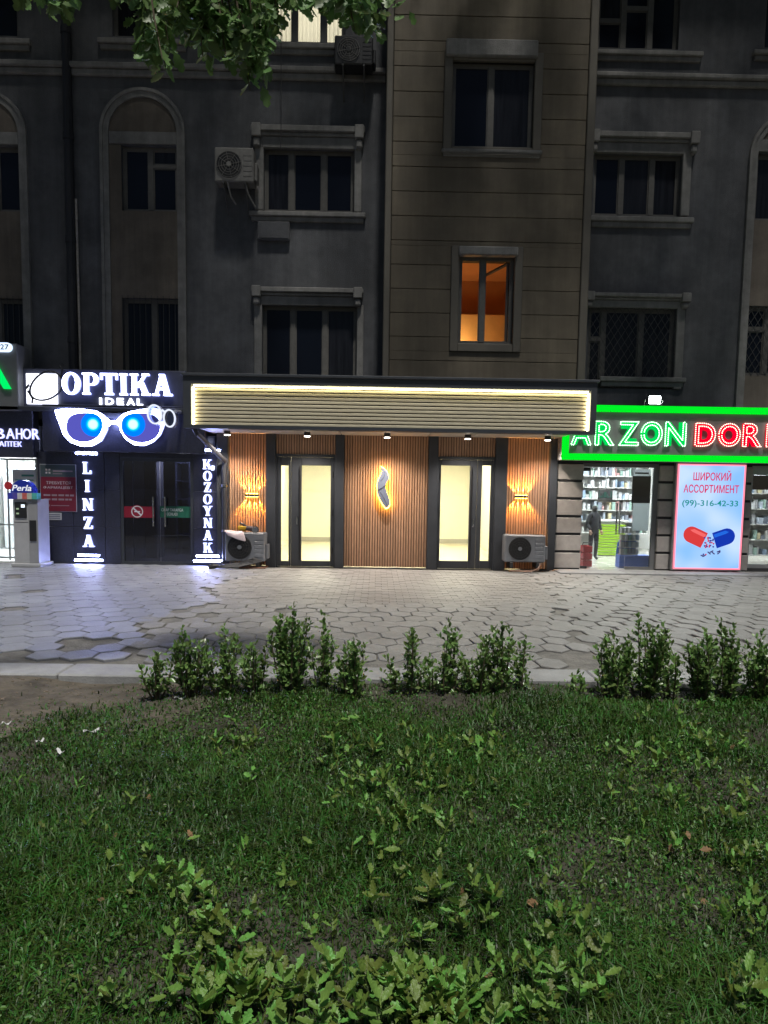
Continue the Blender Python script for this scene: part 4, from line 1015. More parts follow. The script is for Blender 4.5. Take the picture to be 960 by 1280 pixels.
def ring_px(cx, cy, lens, ptsout):
    """rim from lens outline to an outer outline sampled at the same angles"""
    out = []
    for (x, y) in lens:
        a = math.atan2(y-cy, x-cx); best = None
        n = len(ptsout)
        for i in range(n):
            (x0, y0), (x1, y1) = ptsout[i], ptsout[(i+1) % n]
            dx, dy = x1-x0, y1-y0; cxx, syy = math.cos(a), math.sin(a)
            den = dx*syy - dy*cxx
            if abs(den) < 1e-9: continue
            s = ((cx-x0)*syy - (cy-y0)*cxx)/den; u = (x0+s*dx-cx)*cxx + (y0+s*dy-cy)*syy
            if 0 <= s <= 1 and u > 0 and (best is None or u < best): best = u
        best = best or 26
        out.append((cx+best*math.cos(a), cy+best*math.sin(a)))
    return out
OL = [(70, 513), (84, 511), (104, 511.5), (122, 514), (132, 520), (136, 526), (134.8, 538), (128, 551), (117, 557.5), (104, 558.5), (89, 553), (80.5, 544), (76.5, 532), (72, 521)]
OR = [(149, 524), (153, 519), (162, 515), (178, 512), (196, 511), (207, 514), (208, 520), (206, 532), (201, 544), (192, 553), (181, 557.5), (168, 556), (158, 549), (151, 538)]
for (lens, O, c) in ((LL, OL, (106.5, 534)), (LR, OR, (177, 534.5))):
    ro = ring_px(*c, lens, O)
    mb = MB().ringy([gx(*p) for p in ro], [gx(*p) for p in lens], YG-.05, YG+.02)
    rim = gl.part('rim', mb, wled, side=return_glow)
    lp = [gx(*p) for p in lens]
    gl.part('lens', MB().prism(lp, YG+.0, YG+.018), E('lens_violet', (.13, .13, .66), .8), rim)
gl.part('bridge', MB().prism([gx(*p) for p in ((133, 522), (138, 526.5), (146, 526.5), (152, 520), (151, 533), (146.5, 530.5), (142, 529.7), (138, 530.5), (134, 534))][::-1], YG-.048, YG+.02), wled)
gl.part('endpiece', MB().prism([gx(*p) for p in ((70, 513), (86, 511), (84, 528), (77, 522))], YG-.049, YG+.021), wled)
def iris(px, py, r):
    x, z = gx(px, py)
    m, nt, out = nt_new('iris_glow'); N, L = nt.nodes, nt.links
    g = N.new('ShaderNodeNewGeometry'); vm = N.new('ShaderNodeVectorMath'); vm.operation = 'DISTANCE'; vm.inputs[1].default_value = (x, YG-.012, z)
    L.new(g.outputs['Position'], vm.inputs[0]); cr = N.new('ShaderNodeValToRGB'); mr = N.new('ShaderNodeMapRange'); mr.inputs['From Max'].default_value = r
    L.new(vm.outputs['Value'], mr.inputs[0]); L.new(mr.outputs[0], cr.inputs[0])
    e = cr.color_ramp.elements; e[0].position = .30; e[0].color = (.55, 1, 1, 1); e[1].position = .62; e[1].color = (.0, .16, 1.0, 1)
    x2 = e.new(.45); x2.color = (.0, .55, 1, 1)
    em_ = N.new('ShaderNodeEmission'); em_.inputs[1].default_value = 1.5; L.new(cr.outputs[0], em_.inputs[0]); L.new(em_.outputs[0], out.inputs[0])
    gl.part('iris', MB().disc_y(x, z, r, YG-.012, YG-.001), m)
iris(116.5, 530.5, .235); iris(166.5, 530.5, .235)
gl.part('wall_mount', MB().box(gx(110, 520)[0], gx(175, 520)[0], YG+.021, YS-.06, gx(140, 522)[1], gx(140, 516)[1]), anthracite)
# small spectacles in front
YH = 13.55; hx = lambda px, py: onY(px, py, YH)
sg = Thing('spectacles_sign', 'small tilted pair of white rimmed spectacles in front of the big lit spectacles', 'sign', (hx(200, 535)[0], YH, hx(200, 535)[1]))
soft = E('rim_white', (.80, .86, 1.0), 1.1)
grey_rim = M('rim_side_grey', (.35, .36, .42), .4, .1)
for (cx, cy, rx, ry, tl_) in ((193.5, 518, 9.5, 12.5, .12), (212, 523, 8.0, 11.5, .12)):
    lo = [hx(cx + rx*math.cos(a), cy - ry*math.sin(a) + tl_*rx*math.cos(a)) for a in np.linspace(0, 2*math.pi, 29)[:-1]]
    li = [hx(cx + (rx-1.9)*math.cos(a), cy - (ry-1.9)*math.sin(a) + tl_*rx*math.cos(a)) for a in np.linspace(0, 2*math.pi, 29)[:-1]]
    rm_ = sg.part('rim', MB().ringy(lo, li, YH-.03, YH-.001), soft)
    sg.part('rim_depth', MB().ringy([(p[0]-.0, p[1]) for p in lo], li, YH, YH+.16), grey_rim, rm_)
    sg.part('lens', MB().prism(li, YH+.05, YH+.056), GLASS('sign_lens', (.45, .48, .55), .1), rm_)
sg.part('bridge', MB().tube([(*hx(200, 514)[:1], YH-.015, hx(200, 514)[1]), (hx(203.5, 513)[0], YH-.015, hx(203.5, 513)[1]), (hx(207, 516)[0], YH-.015, hx(207, 516)[1])], .022, 8), soft)
a_ = hx(185, 509); b_ = hx(178, 506); sg.part('temple', MB().tube([(a_[0], YH+.0, a_[1]), (b_[0]-.02, YH+.45, b_[1])], .03, 8), grey_rim)
a_ = hx(219, 514); b_ = hx(222, 512); sg.part('temple', MB().tube([(a_[0], YH+.0, a_[1]), (b_[0]-.05, YH+.45, b_[1])], .03, 8), grey_rim)

# ================================================================== LEFT PHARMACY
lp = Thing('corner_pharmacy', 'narrow pharmacy front at the left edge with a bright white doorway', 'shopfront', (-8, YB, 0))
pL = -11.3
zD = onY(25, 572, YB)[1]; xD0, xD1 = -9.0, onY(47, 640, YB)[0]
lp.part('fascia', MB().cbox(pL, oL-.004, YB-.16, YB+.1, zD+.002, onY(20, 511, YB)[1], .01), granite)
lp.part('pillar', MB().cbox(pL, xD0, YB-.03, YB+.1, 0, zD, .01), granite)
lp.part('door_jamb', MB().cbox(xD1, oL-.005, YB-.02, YB+.1, 0, zD, .006), alu)
lp.part('room', room(-9.2, oL-.3+.25, 0.02, 2.75, YB+.14, 18.4, None), white_wall)
lp.part('room_floor', MB().box(-9.2, oL-.06, YB-.02, 18.39, -.01, .022), M('tile_floor', (.6, .6, .58), .3, .06))
dr = MB(); xa, xb = onY(13, 640, YB)[0], xD1-.02
for zz in (.08, .75, zD-.05): dr.box(xD0, xb, YB+.05, YB+.075, zz, zz+.035)
for xx in (onY(8, 640, YB)[0], xb-.03): dr.box(xx, xx+.03, YB+.049, YB+.076, .04, zD-.02)
lp.part('door', dr, alu)
lp.part('pane', MB().box(xD0, xb, YB+.060, YB+.066, .04, zD-.03), glass)
cl = E('cool_ceiling_light', (.93, .98, 1.0), 48.0)
for yy in (14.8, 15.8, 17.0): lp.part('ceiling_light', MB().box(-8.6, -7.2, yy-.12, yy+.12, 2.70, 2.735), E('corner_shop_light', (.88, .94, 1.0), 130.0))
lp.part('cabinet', MB().cbox(-9.0, -7.6, 16.9, 17.4, .03, 2.0, .02), M('cabinet_white', (.7, .72, .74), .4, .05))
X0, X1, Z0, Z1 = RC(16, 587, 45, 603, YB+.05)
lpn = Thing('paper_notice', 'white paper notice taped inside the bright pharmacy doorway', 'notice', (X0, YB+.045, Z0))
lpn.part('sheet', MB().box(X0, X1, YB+.0435, YB+.0485, Z0-.1, Z1), M('paper_white', (.72, .72, .7), .8, .04, bump=0))
lpn.part('print_line', MB().box(X0+.18, X1-.04, YB+.0418, YB+.0432, Z1-.14, Z1-.10), M('print_teal', (.05, .25, .22), .6, .03, bump=0))
for k in range(3): lpn.part('print_line', MB().box(X0+.05, X1-.05, YB+.0418, YB+.0432, Z1-.22-.06*k, Z1-.20-.06*k), M('print_teal', (.05, .25, .22)))
# sign lettering BAHOR / АПТЕК
purp = E('violet_led', (.72, .68, 1.0), 1.6); YP = YB-.17
bs = Thing('pharmacy_sign', 'white violet lit letters reading BAHOR above the bright pharmacy doorway', 'sign', (-7.5, YP, 2.7))
a, b, c, d = RC(-38, 535.5, 50, 548.5, YP)
u = 0.0
for ch, u0, u1 in (('B', .364, .511), ('A', .523, .655), ('H', .665, .762), ('O', .762, .885), ('R', .893, 1.0)):
    bs.part('letter', text_fit(ch, a+(b-a)*u0, a+(b-a)*(u1-.012), c, d, YP, .025, .0), purp, side=return_glow)
a, b, c, d = RC(-30, 551.5, 28, 558, YP)
for ch, u0, u1 in (('А', .50, .61), ('П', .63, .705), ('Т', .725, .80), ('Е', .82, .885), ('К', .905, .985)):
    bs.part('letter', text_fit(ch, a+(b-a)*u0, a+(b-a)*u1, c, d, YP, .02, .0), purp, side=return_glow)
# upper green sign box at the left edge
YQ = 13.9
a, b, c, d = RC(-120, 428, 22, 512, YQ)
gs = Thing('pharmacy_sign', 'grey sign box with a green lit letter A at the left edge', 'sign', ((a+b)/2, YQ, c))
gs.part('box', MB().cbox(a, b, YQ, YQ+.5, c, d, .015), M('sign_box_grey', (.17, .175, .18), .5, .1, 6, .05, 60))
a, b, c, d = RC(-24, 455, 14, 486, YQ)
gs.part('letter', text_fit('A', a, b, c, d, YQ-.03, .03, .03), E('green_led', (.0, .75, .12), 1.3))
a, b, c, d = RC(-30, 428.5, 16, 440, YQ)
h_ = (d-c)/2; pl = [(b-h_ + h_*math.cos(t_), c+h_ + h_*math.sin(t_)) for t_ in np.linspace(-math.pi/2, math.pi/2, 13)] + [(a, d), (a, c)]
gs.part('badge', MB().prism(pl, YQ-.05, YQ-.002), E('badge_light', (.62, .78, 1.0), 1.6))
gs.part('badge_number', text_fit('927', a+(b-a)*.58, b-h_*.6, c+.04, d-.035, YQ-.052, .002, .01), M('badge_print', (.05, .08, .12), .5, .05, bump=0))
# kiosk
YK = 13.45
kx = lambda px, py: onY(px, py, YK)
X0, X1 = kx(17, 660)[0], kx(48, 660)[0]; zb = 0.0; zt = kx(30, 624)[1]
kk = Thing('drink_dispenser', 'grey self-service dispenser with a rounded blue printed top by the pharmacy doorway', 'dispenser', ((X0+X1)/2, YK+.2, 0))
gm = M('kiosk_grey', (.42, .42, .43), .4, .08, 6, .03, 60)
kk.part('base', MB().cbox(X0-.05, X1+.05, YK-.05, YK+.5, .0, .07, .012), gm)
wside = X0 + (X1-X0)*.62
kk.part('cabinet', MB().prism([(X0, .071), (X1, .071), (X1, zt), (X0, zt)], YK, YK+.45), gm)
kk.part('side_panel', MB().cbox(wside, X1-.002, YK-.012, YK-.0005, .08, zt-.01, .004), M('kiosk_side', (.30, .30, .31), .4, .08))
kk.part('screen', MB().cbox(X0+.04, wside-.03, YK-.018, YK-.0005, zt-.36, zt-.06, .006), black_plastic)
kk.part('card_slot', MB().cbox(wside+.02, X1-.03, YK-.03, YK-.013, zt-.8, zt-.4, .006), black_plastic)
sc2 = E('screen_white', (.8, .9, 1.0), 1.6)
kk.part('screen_icon', MB().box(wside-.13, wside-.06, YK-.0205, YK-.0185, zt-.16, zt-.10), sc2)
for k in range(2): kk.part('screen_icon', MB().box(X0+.07, X0+.12, YK-.0205, YK-.0185, zt-.20-.09*k, zt-.17-.09*k), E('screen_dim', (.6, .8, .5), .5))
kk.part('seam', MB().box(X0+.01, wside-.01, YK-.003, YK-.0002, .86, .868), black_plastic)
kk.part('logo_print', MB().box(X0+.10, wside-.1, YK-.003, YK-.0002, .98, 1.0), black_plastic)
hx0, hx1 = kx(11, 610)[0], kx(47, 610)[0]; hc = (hx0+hx1)/2; z1_ = kx(30, 600)[1]; z0_ = zt+.002; zs_ = kx(30, 616)[1]
blue_e = M('topper_blue', (.02, .04, .40), .3, .1, 6, .02, 60); 
kk.part('topper', MB().prism([(hx0+.08, zs_)] + [(hc + (hx1-hx0)*.40*math.cos(t_), zs_ + (z1_-zs_)*math.sin(t_)) for t_ in np.linspace(math.pi, 0, 17)] + [(hx1-.08, zs_)], YK-.05, YK+.12), blue_e)
stripcol = [(.05, .06, .45), (.10, .08, .40), (.60, .60, .62), (.60, .14, .12), (.55, .60, .50), (.10, .48, .44)]
n_ = len(stripcol)
for k, cc in enumerate(stripcol):
    a = hx0 + (hx1-hx0)*k/n_; b = hx0 + (hx1-hx0)*(k+1)/n_
    kk.part('topper_band', MB().prism([(a, z0_), (b, z0_), (b, zs_-.002), (a, zs_-.002)], YK-.05, YK+.12), M('band_%d' % k, cc, .4, .15, 14, 0))
kk.part('lettering', text_fit('Perla', hc-.19, hc+.18, zs_+.035, zs_+.15, YK-.053, .003, .012, .25), E('perla_white', (.9, .93, 1), .9))
xr_, zr_ = kx(12, 607); kk.part('badge', MB().disc_y(xr_, zr_, .075, YK-.06, YK-.03, 20), M('badge_red', (.5, .03, .04), .5, .1))

# ================================================================== RIGHT PHARMACY
rp = Thing('pharmacy', 'pharmacy with tiled pillars and a bright glazed entrance under a green framed sign', 'shopfront', (6, YB, 0))
zT = onY(800, 580, YB)[1]
def pillar(px0, px1, y0=YB-.03):
    a, b = onY(px0, 645, YB)[0], onY(px1, 645, YB)[0]
    rp.part('pillar_core', MB().box(a+.012, b-.012, y0+.02, YB+.3, 0, zT), joint_dark)
    zt0, zb0 = zT, 0.03; n = 6; st = (zt0-zb0)/n
    for k in range(n):
        rp.part('stone_tile', MB().cbox(a, b, y0, y0+.14, zb0+st*k+.025, zb0+st*(k+1)-.025, .008), tile_mat)
    return a, b
p1 = pillar(692, 727); p2 = pillar(822, 845); p3 = pillar(927, 937)
p4x = 9.6
rp.part('lintel', MB().cbox(p1[0], p4x, YB-.02, YB+.3, zT+.002, zT+.12, .008), joint_dark)
rp.part('upper_wall', MB().box(p1[0], p4x, YB+.02, YB+.3, zT+.121, WZ0+.05), M('dark_panel', (.07, .07, .075), .6, .1))
rp.part('sill_wall', MB().box(p2[1]+.002, p4x, YB+.0, YB+.3, 0, .10), joint_dark)
# glazed entrance
fr = MB(); y0, y1 = YB+.04, YB+.10; ex0, ex1 = p1[1], p2[0]
xg = onY(785.5, 640, YB)[0]
fr.box(ex0+.002, ex1-.002, y0, y1, zT-.07, zT); fr.box(ex1-.10, ex1-.002, y0, y1, 0.03, zT-.071); fr.box(xg, ex1-.101, y0, y1, 0.03, .09)
rp.part('door_frame', fr, M('door_frame_grey', (.16, .16, .165), .45, .1))
rp.part('fixed_pane', MB().box(xg, ex1-.101, YB+.064, YB+.076, .091, zT-.071), glass)
gd = rp.part('door', MB().box(ex0+.02, xg-.012, YB+.064, YB+.076, .05, zT-.085), glass)
hnd = MB()
for hpx in (771.5, 777.5):
    hxx = onY(hpx, 640, YB)[0]; yy = YB + (.02 if hpx < 775 else .12); z0_, z1_ = onY(775, 668, YB)[1], onY(775, 629, YB)[1]
    hnd.tube([(hxx, yy, z0_), (hxx, yy, z1_)], .016, 8)
    for z in (z0_+.1, z1_-.1): hnd.tube([(hxx, yy, z), (hxx, YB+.07, z)], .01, 6)
pv_ = MB().box(ex0+.02, ex0+.16, YB+.05, YB+.09, zT-.16, zT-.084); pv_.box(ex0+.02, ex0+.16, YB+.05, YB+.09, .04, .085)
rp.part('pivot', pv_, black_plastic, gd)
rp.part('handle', hnd, steel, gd)
# interior
rx0, rx1, ry1 = p1[0]+.1, 10.5, 19.6
rp.part('room', room(rx0, rx1, 0.0, 2.9, YB+.31, ry1, None), white_wall)
rp.part('room_floor', MB().box(rx0+.001, rx1-.001, YB-.02, ry1-.001, -.02, .028), M('tile_floor_pale', (.62, .60, .54), .25, .08, 4, .02, 40))
for yy in (14.95, 15.9, 17.2, 18.5):  # row nearest the door added to brighten the product display
    for xx in (4.6, 5.9, 7.2, 8.5): rp.part('ceiling_light', MB().box(xx-.08, xx+.08, yy-.5, yy+.5, 2.85, 2.885), cl)
pack = None
def pack_mat():
    m, nt, out = nt_new('packages'); N, L = nt.nodes, nt.links
    p = N.new('ShaderNodeBsdfPrincipled'); p.inputs['Roughness'].default_value = .5
    g = N.new('ShaderNodeNewGeometry'); cr = N.new('ShaderNodeValToRGB'); cr.color_ramp.interpolation = 'CONSTANT'
    cols = [(.80, .81, .83), (.62, .70, .82), (.82, .82, .80), (.40, .55, .75), (.78, .80, .82), (.45, .66, .58), (.84, .84, .84), (.72, .42, .42), (.78, .82, .84), (.78, .70, .45), (.30, .34, .42)]
    e = cr.color_ramp.elements; e[0].color = (*cols[0], 1); e[1].position = .09; e[1].color = (*cols[1], 1)
    for k, c in enumerate(cols[2:]): q = e.new(.09*(k+2)); q.color = (*c, 1)
    n = N.new('ShaderNodeTexNoise'); n.inputs['Scale'].default_value = 30; L.new(g.outputs['Position'], n.inputs['Vector'])
    mx = N.new('ShaderNodeMixRGB'); mx.blend_type = 'MULTIPLY'; mx.inputs[0].default_value = .25
    L.new(g.outputs['Random Per Island'], cr.inputs[0]); L.new(cr.outputs[0], mx.inputs[1]); L.new(n.outputs[0], mx.inputs[2]); L.new(mx.outputs[0], p.inputs['Base Color']); L.new(p.outputs[0], out.inputs[0])
    return m
pack = pack_mat()
def shelves(label, x0, x1, y0, y1, z0, z1, rows, front='y', group=None):
    t = Thing('shelf_unit', label, 'shelf', ((x0+x1)/2, (y0+y1)/2, z0), group)
    fr = MB(); sh = (z1-z0)/rows
    if front == 'y':
        fr.box(x0, x1, y1-.02, y1, z0, z1); fr.box(x0, x0+.03, y0, y1-.021, z0, z1); fr.box(x1-.03, x1, y0, y1-.021, z0, z1)
    else:
        fr.box(x0, x0+.02, y0, y1, z0, z1); fr.box(x0+.021, x1, y0, y0+.03, z0, z1); fr.box(x0+.021, x1, y1-.03, y1, z0, z1)
    t.part('carcass', fr, white_wall)
    pk = MB()
    for k in range(rows):
        zz = z0 + sh*k
        if front == 'y': bd = MB().box(x0+.031, x1-.031, y0, y1-.021, zz, zz+.02)
        else: bd = MB().box(x0+.021, x1, y0+.031, y1-.031, zz, zz+.02)
        t.part('shelf_board', bd, white_wall)
        u = .05; Lm = (x1-x0 if front == 'y' else y1-y0)
        while u < Lm-.18:
            w = random.uniform(.03, .10); hh = min(sh-.06, random.uniform(.08, .24)); dd = random.uniform(.02, .12)
            if random.random() > .12:
                if front == 'y': pk.box(x0+u, x0+u+w, y0+dd, y1-.03, zz+.021, zz+.021+hh)
                else: pk.box(x0+.03, x1-dd, y0+u, y0+u+w, zz+.021, zz+.021+hh)
            u += w + random.uniform(.004, .03)
    o = t.part('packages', pk, pack); o['kind'] = 'stuff'
shelves('tall white shelf of medicine packages along the back wall of the pharmacy', 4.6, 7.4, 18.9, 19.3, .5, 2.35, 6)
shelves('white shelf of packages right of the display lightbox in the pharmacy window', 7.5, 9.4, 16.0, 16.4, .2, 2.35, 6)
shelves('low shelf of packages at the left wall behind the person in the pharmacy', rx0+.05, rx0+.40, 15.2, 17.4, .1, 1.65, 4, 'x')
# wall cabinets above
rp.part('wall_cabinet', MB().cbox(4.6, 7.4, 18.8, 19.3, 2.38, 2.75, .01), M('cabinet_pale', (.62, .66, .66), .3, .05))
# dark menu screen
X0, X1, Z0, Z1 = RC(748, 612, 766, 625, 18.0)
sc3 = Thing('wall_screen', 'dark screen with pale digits hanging inside the pharmacy', 'screen', (X0, 18.0, Z0)); sc3.part('casing', MB().cbox(X0, X1, 18.0, 18.05, Z0, Z1, .01), black_plastic)
for (u0, u1, v0, v1) in ((.06, .10, .2, .85), (.16, .24, .2, .42), (.28, .34, .2, .62), (.38, .56, .25, .78), (.60, .66, .2, .62), (.70, .76, .2, .40), (.84, .92, .2, .85)):
    sc3.part('screen_bar', MB().box(X0+(X1-X0)*u0, X0+(X1-X0)*u1, 17.994, 17.999, Z0+(Z1-Z0)*v0, Z0+(Z1-Z0)*v1), E('screen_green', (.10, .26, .22), .6))
sc3.part('hanger', MB().tube([((X0+X1)/2, 18.02, Z1), ((X0+X1)/2, 18.02, 2.9)], .012, 6), steel)
# lime counter
a, b, c, d = RC(748, 652, 769, 692, 17.3)
lc_ = Thing('counter', 'lime green ribbed pharmacy counter seen through the doorway', 'counter', ((a+b)/2, 17.4, 0)); lime = M('lime_panel', (.36, .60, .04), .4, .05)
lc_.part('body', MB().cbox(a, b+.25, 17.32, 17.9, .03, d, .01), white_wall)
n_ = 12
for k in range(n_): lc_.part('rib', MB().cbox(a, b+.25, 17.29, 17.319, .05+(d-.1)*k/n_, .05+(d-.1)*(k+.72)/n_, .004), lime)
lc_.part('worktop', MB().cbox(a-.03, b+.30, 17.25, 17.95, d+.001, d+.035, .006), white_wall)
# dark panel in the fixed glazing
X0, X1, Z0, Z1 = RC(790, 595, 813, 629, YB+.12)
bp = Thing('window_panel', 'black rectangular panel hung inside the pharmacy door glass', 'panel', (X0, YB+.13, Z0)); bp.part('sheet', MB().cbox(X0, X1, YB+.11, YB+.135, Z0, Z1, .004), black_plastic)
bp.part('hanger', MB().box(X0+.05, X1-.05, YB+.115, YB+.13, Z1+.04, Z1+.075), frame_dark)
# white backing sheet behind the fixed pane (right portion)
rp.part('side_screen', MB().box(xg+.16, ex1-.102, YB+.20, YB+.21, onY(800, 664, YB)[1], zT-.1), M('frosted_panel', (.75, .80, .82), .5, .04, transl=.65, bump=0))
# blue product display
X0, X1, Z0, Z1 = RC(773, 668, 812, 709, YB+.45)
bd_ = Thing('product_display', 'blue and white product display stand behind the pharmacy door glass', 'display', ((X0+X1)/2, YB+.5, 0)); bl_ = M('display_blue', (.05, .15, .62), .4, .1)
bd_.part('base', MB().cbox(X0, X1, YB+.35, YB+.62, .03, .30, .01), bl_)
bd_.part('back', MB().prism([(X0, .301), (X1-.25, .301), (X1-.25, Z1-.12), (X0+.28, Z1), (X0+.12, Z1-.05), (X0+.02, Z1-.2)], YB+.56, YB+.6), bl_)
pk = MB()
for r in range(4):
    for k in range(5): pk.box(X0+.04+.08*k, X0+.10+.08*k, YB+.42, YB+.54, .32+.15*r, .43+.15*r)
o = bd_.part('packages', pk, pack); o['kind'] = 'stuff'
for r in range(4): bd_.part('shelf', MB().box(X0+.02, X1-.26, YB+.40, YB+.559, .302+.15*r, .315+.15*r), white_wall)
# red basket
X0, X1, Z0, Z1 = RC(728, 677, 739, 702, YB+.5)
rb = Thing('shopping_basket', 'red shopping basket stack just inside the pharmacy doorway', 'basket', ((X0+X1)/2, YB+.6, 0)); rdm = M('basket_red', (.65, .04, .06), .4, .08)
for k in range(3):
    z = .04 + .15*k; bkm = MB()
    bkm.ringy([], [], 0, 0) if False else None
    for (u0, u1, v0, v1) in ((X0, X0+.015, YB+.42, YB+.8), (X1-.015, X1, YB+.42, YB+.8), (X0+.016, X1-.016, YB+.42, YB+.435), (X0+.016, X1-.016, YB+.785, YB+.8)): bkm.box(u0, u1, v0, v1, z, z+.13)
    bkm.box(X0+.016, X1-.016, YB+.436, YB+.784, z, z+.01)
    rb.part('basket', bkm, rdm)
    rb.part('handle', MB().tube([(X0+.01, YB+.6, z+.13), (X0+.03, YB+.55, z+.2), (X1-.03, YB+.55, z+.2), (X1-.01, YB+.6, z+.13)], .009, 6), black_plastic)
# person inside
def skin_body(pts, edges, radii, name, mat, root=0):
    me = bpy.data.meshes.new(name); me.from_pydata(pts, edges, [])
    o = bpy.data.objects.new(name, me); COL.objects.link(o)
    sk = o.modifiers.new('skin', 'SKIN'); sk.use_smooth_shade = True
    for i, r in enumerate(radii):
        d = me.skin_vertices[0].data[i]; d.radius = (r, r) if not isinstance(r, tuple) else r; d.use_root = (i == root)
    s2 = o.modifiers.new('sub', 'SUBSURF'); s2.levels = 2; s2.render_levels = 2
    dg = bpy.context.evaluated_depsgraph_get(); m2 = bpy.data.meshes.new_from_object(o.evaluated_get(dg))
    bpy.data.objects.remove(o); m2.materials.clear(); m2.materials.append(mat); m2.name = name
    return m2
YPn = 16.2; pxx, _ = onY(741, 697, YPn); ph = onY(741, 634, YPn)[1]
s = ph/1.72
jk = M('jacket_dark', (.014, .015, .020), .8, .15, 20, .2, 60)
per = Thing('person', 'person in dark jacket and trousers standing inside the pharmacy with back turned', 'person', (pxx, YPn, .03))
B = [(0,0,.92),(0,.02,1.12),(0,.03,1.32),(0,.01,1.46),(0,-.01,1.54),(0,-.01,1.62),   # pelvis..head
     (.09,0,.88),(.10,-.02,.50),(.10,.02,.10),(.11,-.10,.035),(-.09,0,.88),(-.11,.0,.50),(-.12,.06,.10),(-.13,-.06,.035),
     (.17,.02,1.40),(.23,.05,1.14),(.20,-.10,.95),(-.17,.02,1.40),(-.24,.04,1.14),(-.22,-.12,.97)]
Ed = [(0,1),(1,2),(2,3),(3,4),(4,5),(0,6),(6,7),(7,8),(8,9),(0,10),(10,11),(11,12),(12,13),(3,14),(14,15),(15,16),(3,17),(17,18),(18,19)]
Rr = [.14,.145,.165,.10,.06,.10,.095,.07,.05,.045,.095,.07,.05,.045,.075,.06,.045,.075,.06,.045]
bm_ = skin_body([(a*s, b*s, c*s) for a, b, c in B], Ed, [r*s for r in Rr], 'body', jk)
per.share('body', bm_, rot=(0, 0, rad(20)))
hm = M('hair_dark', (.02, .016, .014), .6, .2)
mbh = MB(); n1, n2 = 12, 8
for j in range(n2+1):
    th = math.pi*j/n2
    for i in range(n1): mbh.v.append((.092*math.sin(th)*math.cos(2*math.pi*i/n1)*s, (.01+.105*math.sin(th)*math.sin(2*math.pi*i/n1))*s - .01*s, (1.635+.105*math.cos(th))*s))
mbh.f = [(j*n1+i, (j+1)*n1+i, (j+1)*n1+(i+1) % n1, j*n1+(i+1) % n1) for j in range(n2) for i in range(n1)]
per.part('hair', mbh, hm, smooth=True, local=True)
skn = M('skin', (.42, .26, .19), .6, .05)
for sx_ in (.20, -.22):
    hn = MB(); x_ = sx_*s
    hn.tube([(x_, -.10*s, .96*s), (x_, -.115*s, .90*s), (x_, -.12*s, .87*s)], [.030*s, .040*s, .036*s], 8)
    for k in range(4): hn.tube([(x_+(-.028+.018*k)*s, -.12*s, .875*s), (x_+(-.030+.019*k)*s, -.135*s, .835*s), (x_+(-.028+.018*k)*s, -.145*s, (.800+.006*abs(k-1.5))*s)], [.010*s, .009*s, .007*s], 6)
    hn.tube([(x_+.035*s, -.11*s, .91*s), (x_+.055*s, -.13*s, .88*s), (x_+.055*s, -.14*s, .85*s)], [.011*s, .010*s, .008*s], 6)
    hn.tf(Matrix.Rotation(rad(20), 4, 'Z')); per.part('hand', hn, skn, smooth=True, local=True)

# ---- lightbox poster
YL = 14.05
X0, X1, Z0, Z1 = RC(846, 582, 927, 710, YL)
lb = Thing('lightbox', 'glowing pale blue lightbox with red Cyrillic lettering and a split capsule', 'lightbox', ((X0+X1)/2, YL, Z0))
lb.part('casing', MB().cbox(X0-.06, X1+.06, YL+.005, YL+.12, Z0-.06, Z1+.06, .012), alu)
def lightbox_mat():
    m, nt, out = nt_new('lightbox_face'); N, L = nt.nodes, nt.links
    g = N.new('ShaderNodeNewGeometry'); n = N.new('ShaderNodeTexNoise'); n.inputs['Scale'].default_value = 1.3; n.inputs['Detail'].default_value = 1
    L.new(g.outputs['Position'], n.inputs['Vector']); cr = N.new('ShaderNodeValToRGB'); e = cr.color_ramp.elements
    e[0].position = .35; e[0].color = (.25, .52, .95, 1); e[1].position = .68; e[1].color = (.55, .72, 1.0, 1)
    L.new(n.outputs[0], cr.inputs[0]); em_ = N.new('ShaderNodeEmission'); em_.inputs[1].default_value = 1.1; L.new(cr.outputs[0], em_.inputs[0]); L.new(em_.outputs[0], out.inputs[0])
    return m
lb.part('face', MB().box(X0, X1, YL-.006, YL+.004, Z0, Z1), lightbox_mat())
pk_ = E('pink_led', (1.0, .22, .30), 1.6)
for bb in ((X0-.025, X0-.001, Z0-.025, Z1+.025), (X1+.001, X1+.025, Z0-.025, Z1+.025)): lb.part('edge_light', MB().box(bb[0], bb[1], YL-.02, YL+.004, bb[2], bb[3]), pk_)
for bb in ((Z0-.025, Z0-.001), (Z1+.001, Z1+.025)): lb.part('edge_light', MB().box(X0, X1, YL-.02, YL+.004, *bb), pk_)
W, H = X1-X0, Z1-Z0
red_p = E('print_red', (.80, .03, .14), .9); teal_p = E('print_teal_lit', (.01, .36, .36), .8)
for s_, u0, u1, v0, v1, m_ in (('ШИРОКИЙ', .22, .80, .855, .955, red_p), ('АССОРТИМЕНТ', .08, .93, .735, .815, red_p), ('(99)-316-42-33', .07, .93, .590, .665, teal_p)):
    lb.part('lettering', text_fit(s_, X0+W*u0, X0+W*u1, Z0+H*v0, Z0+H*v1, YL-.009, .0015, .013), m_)
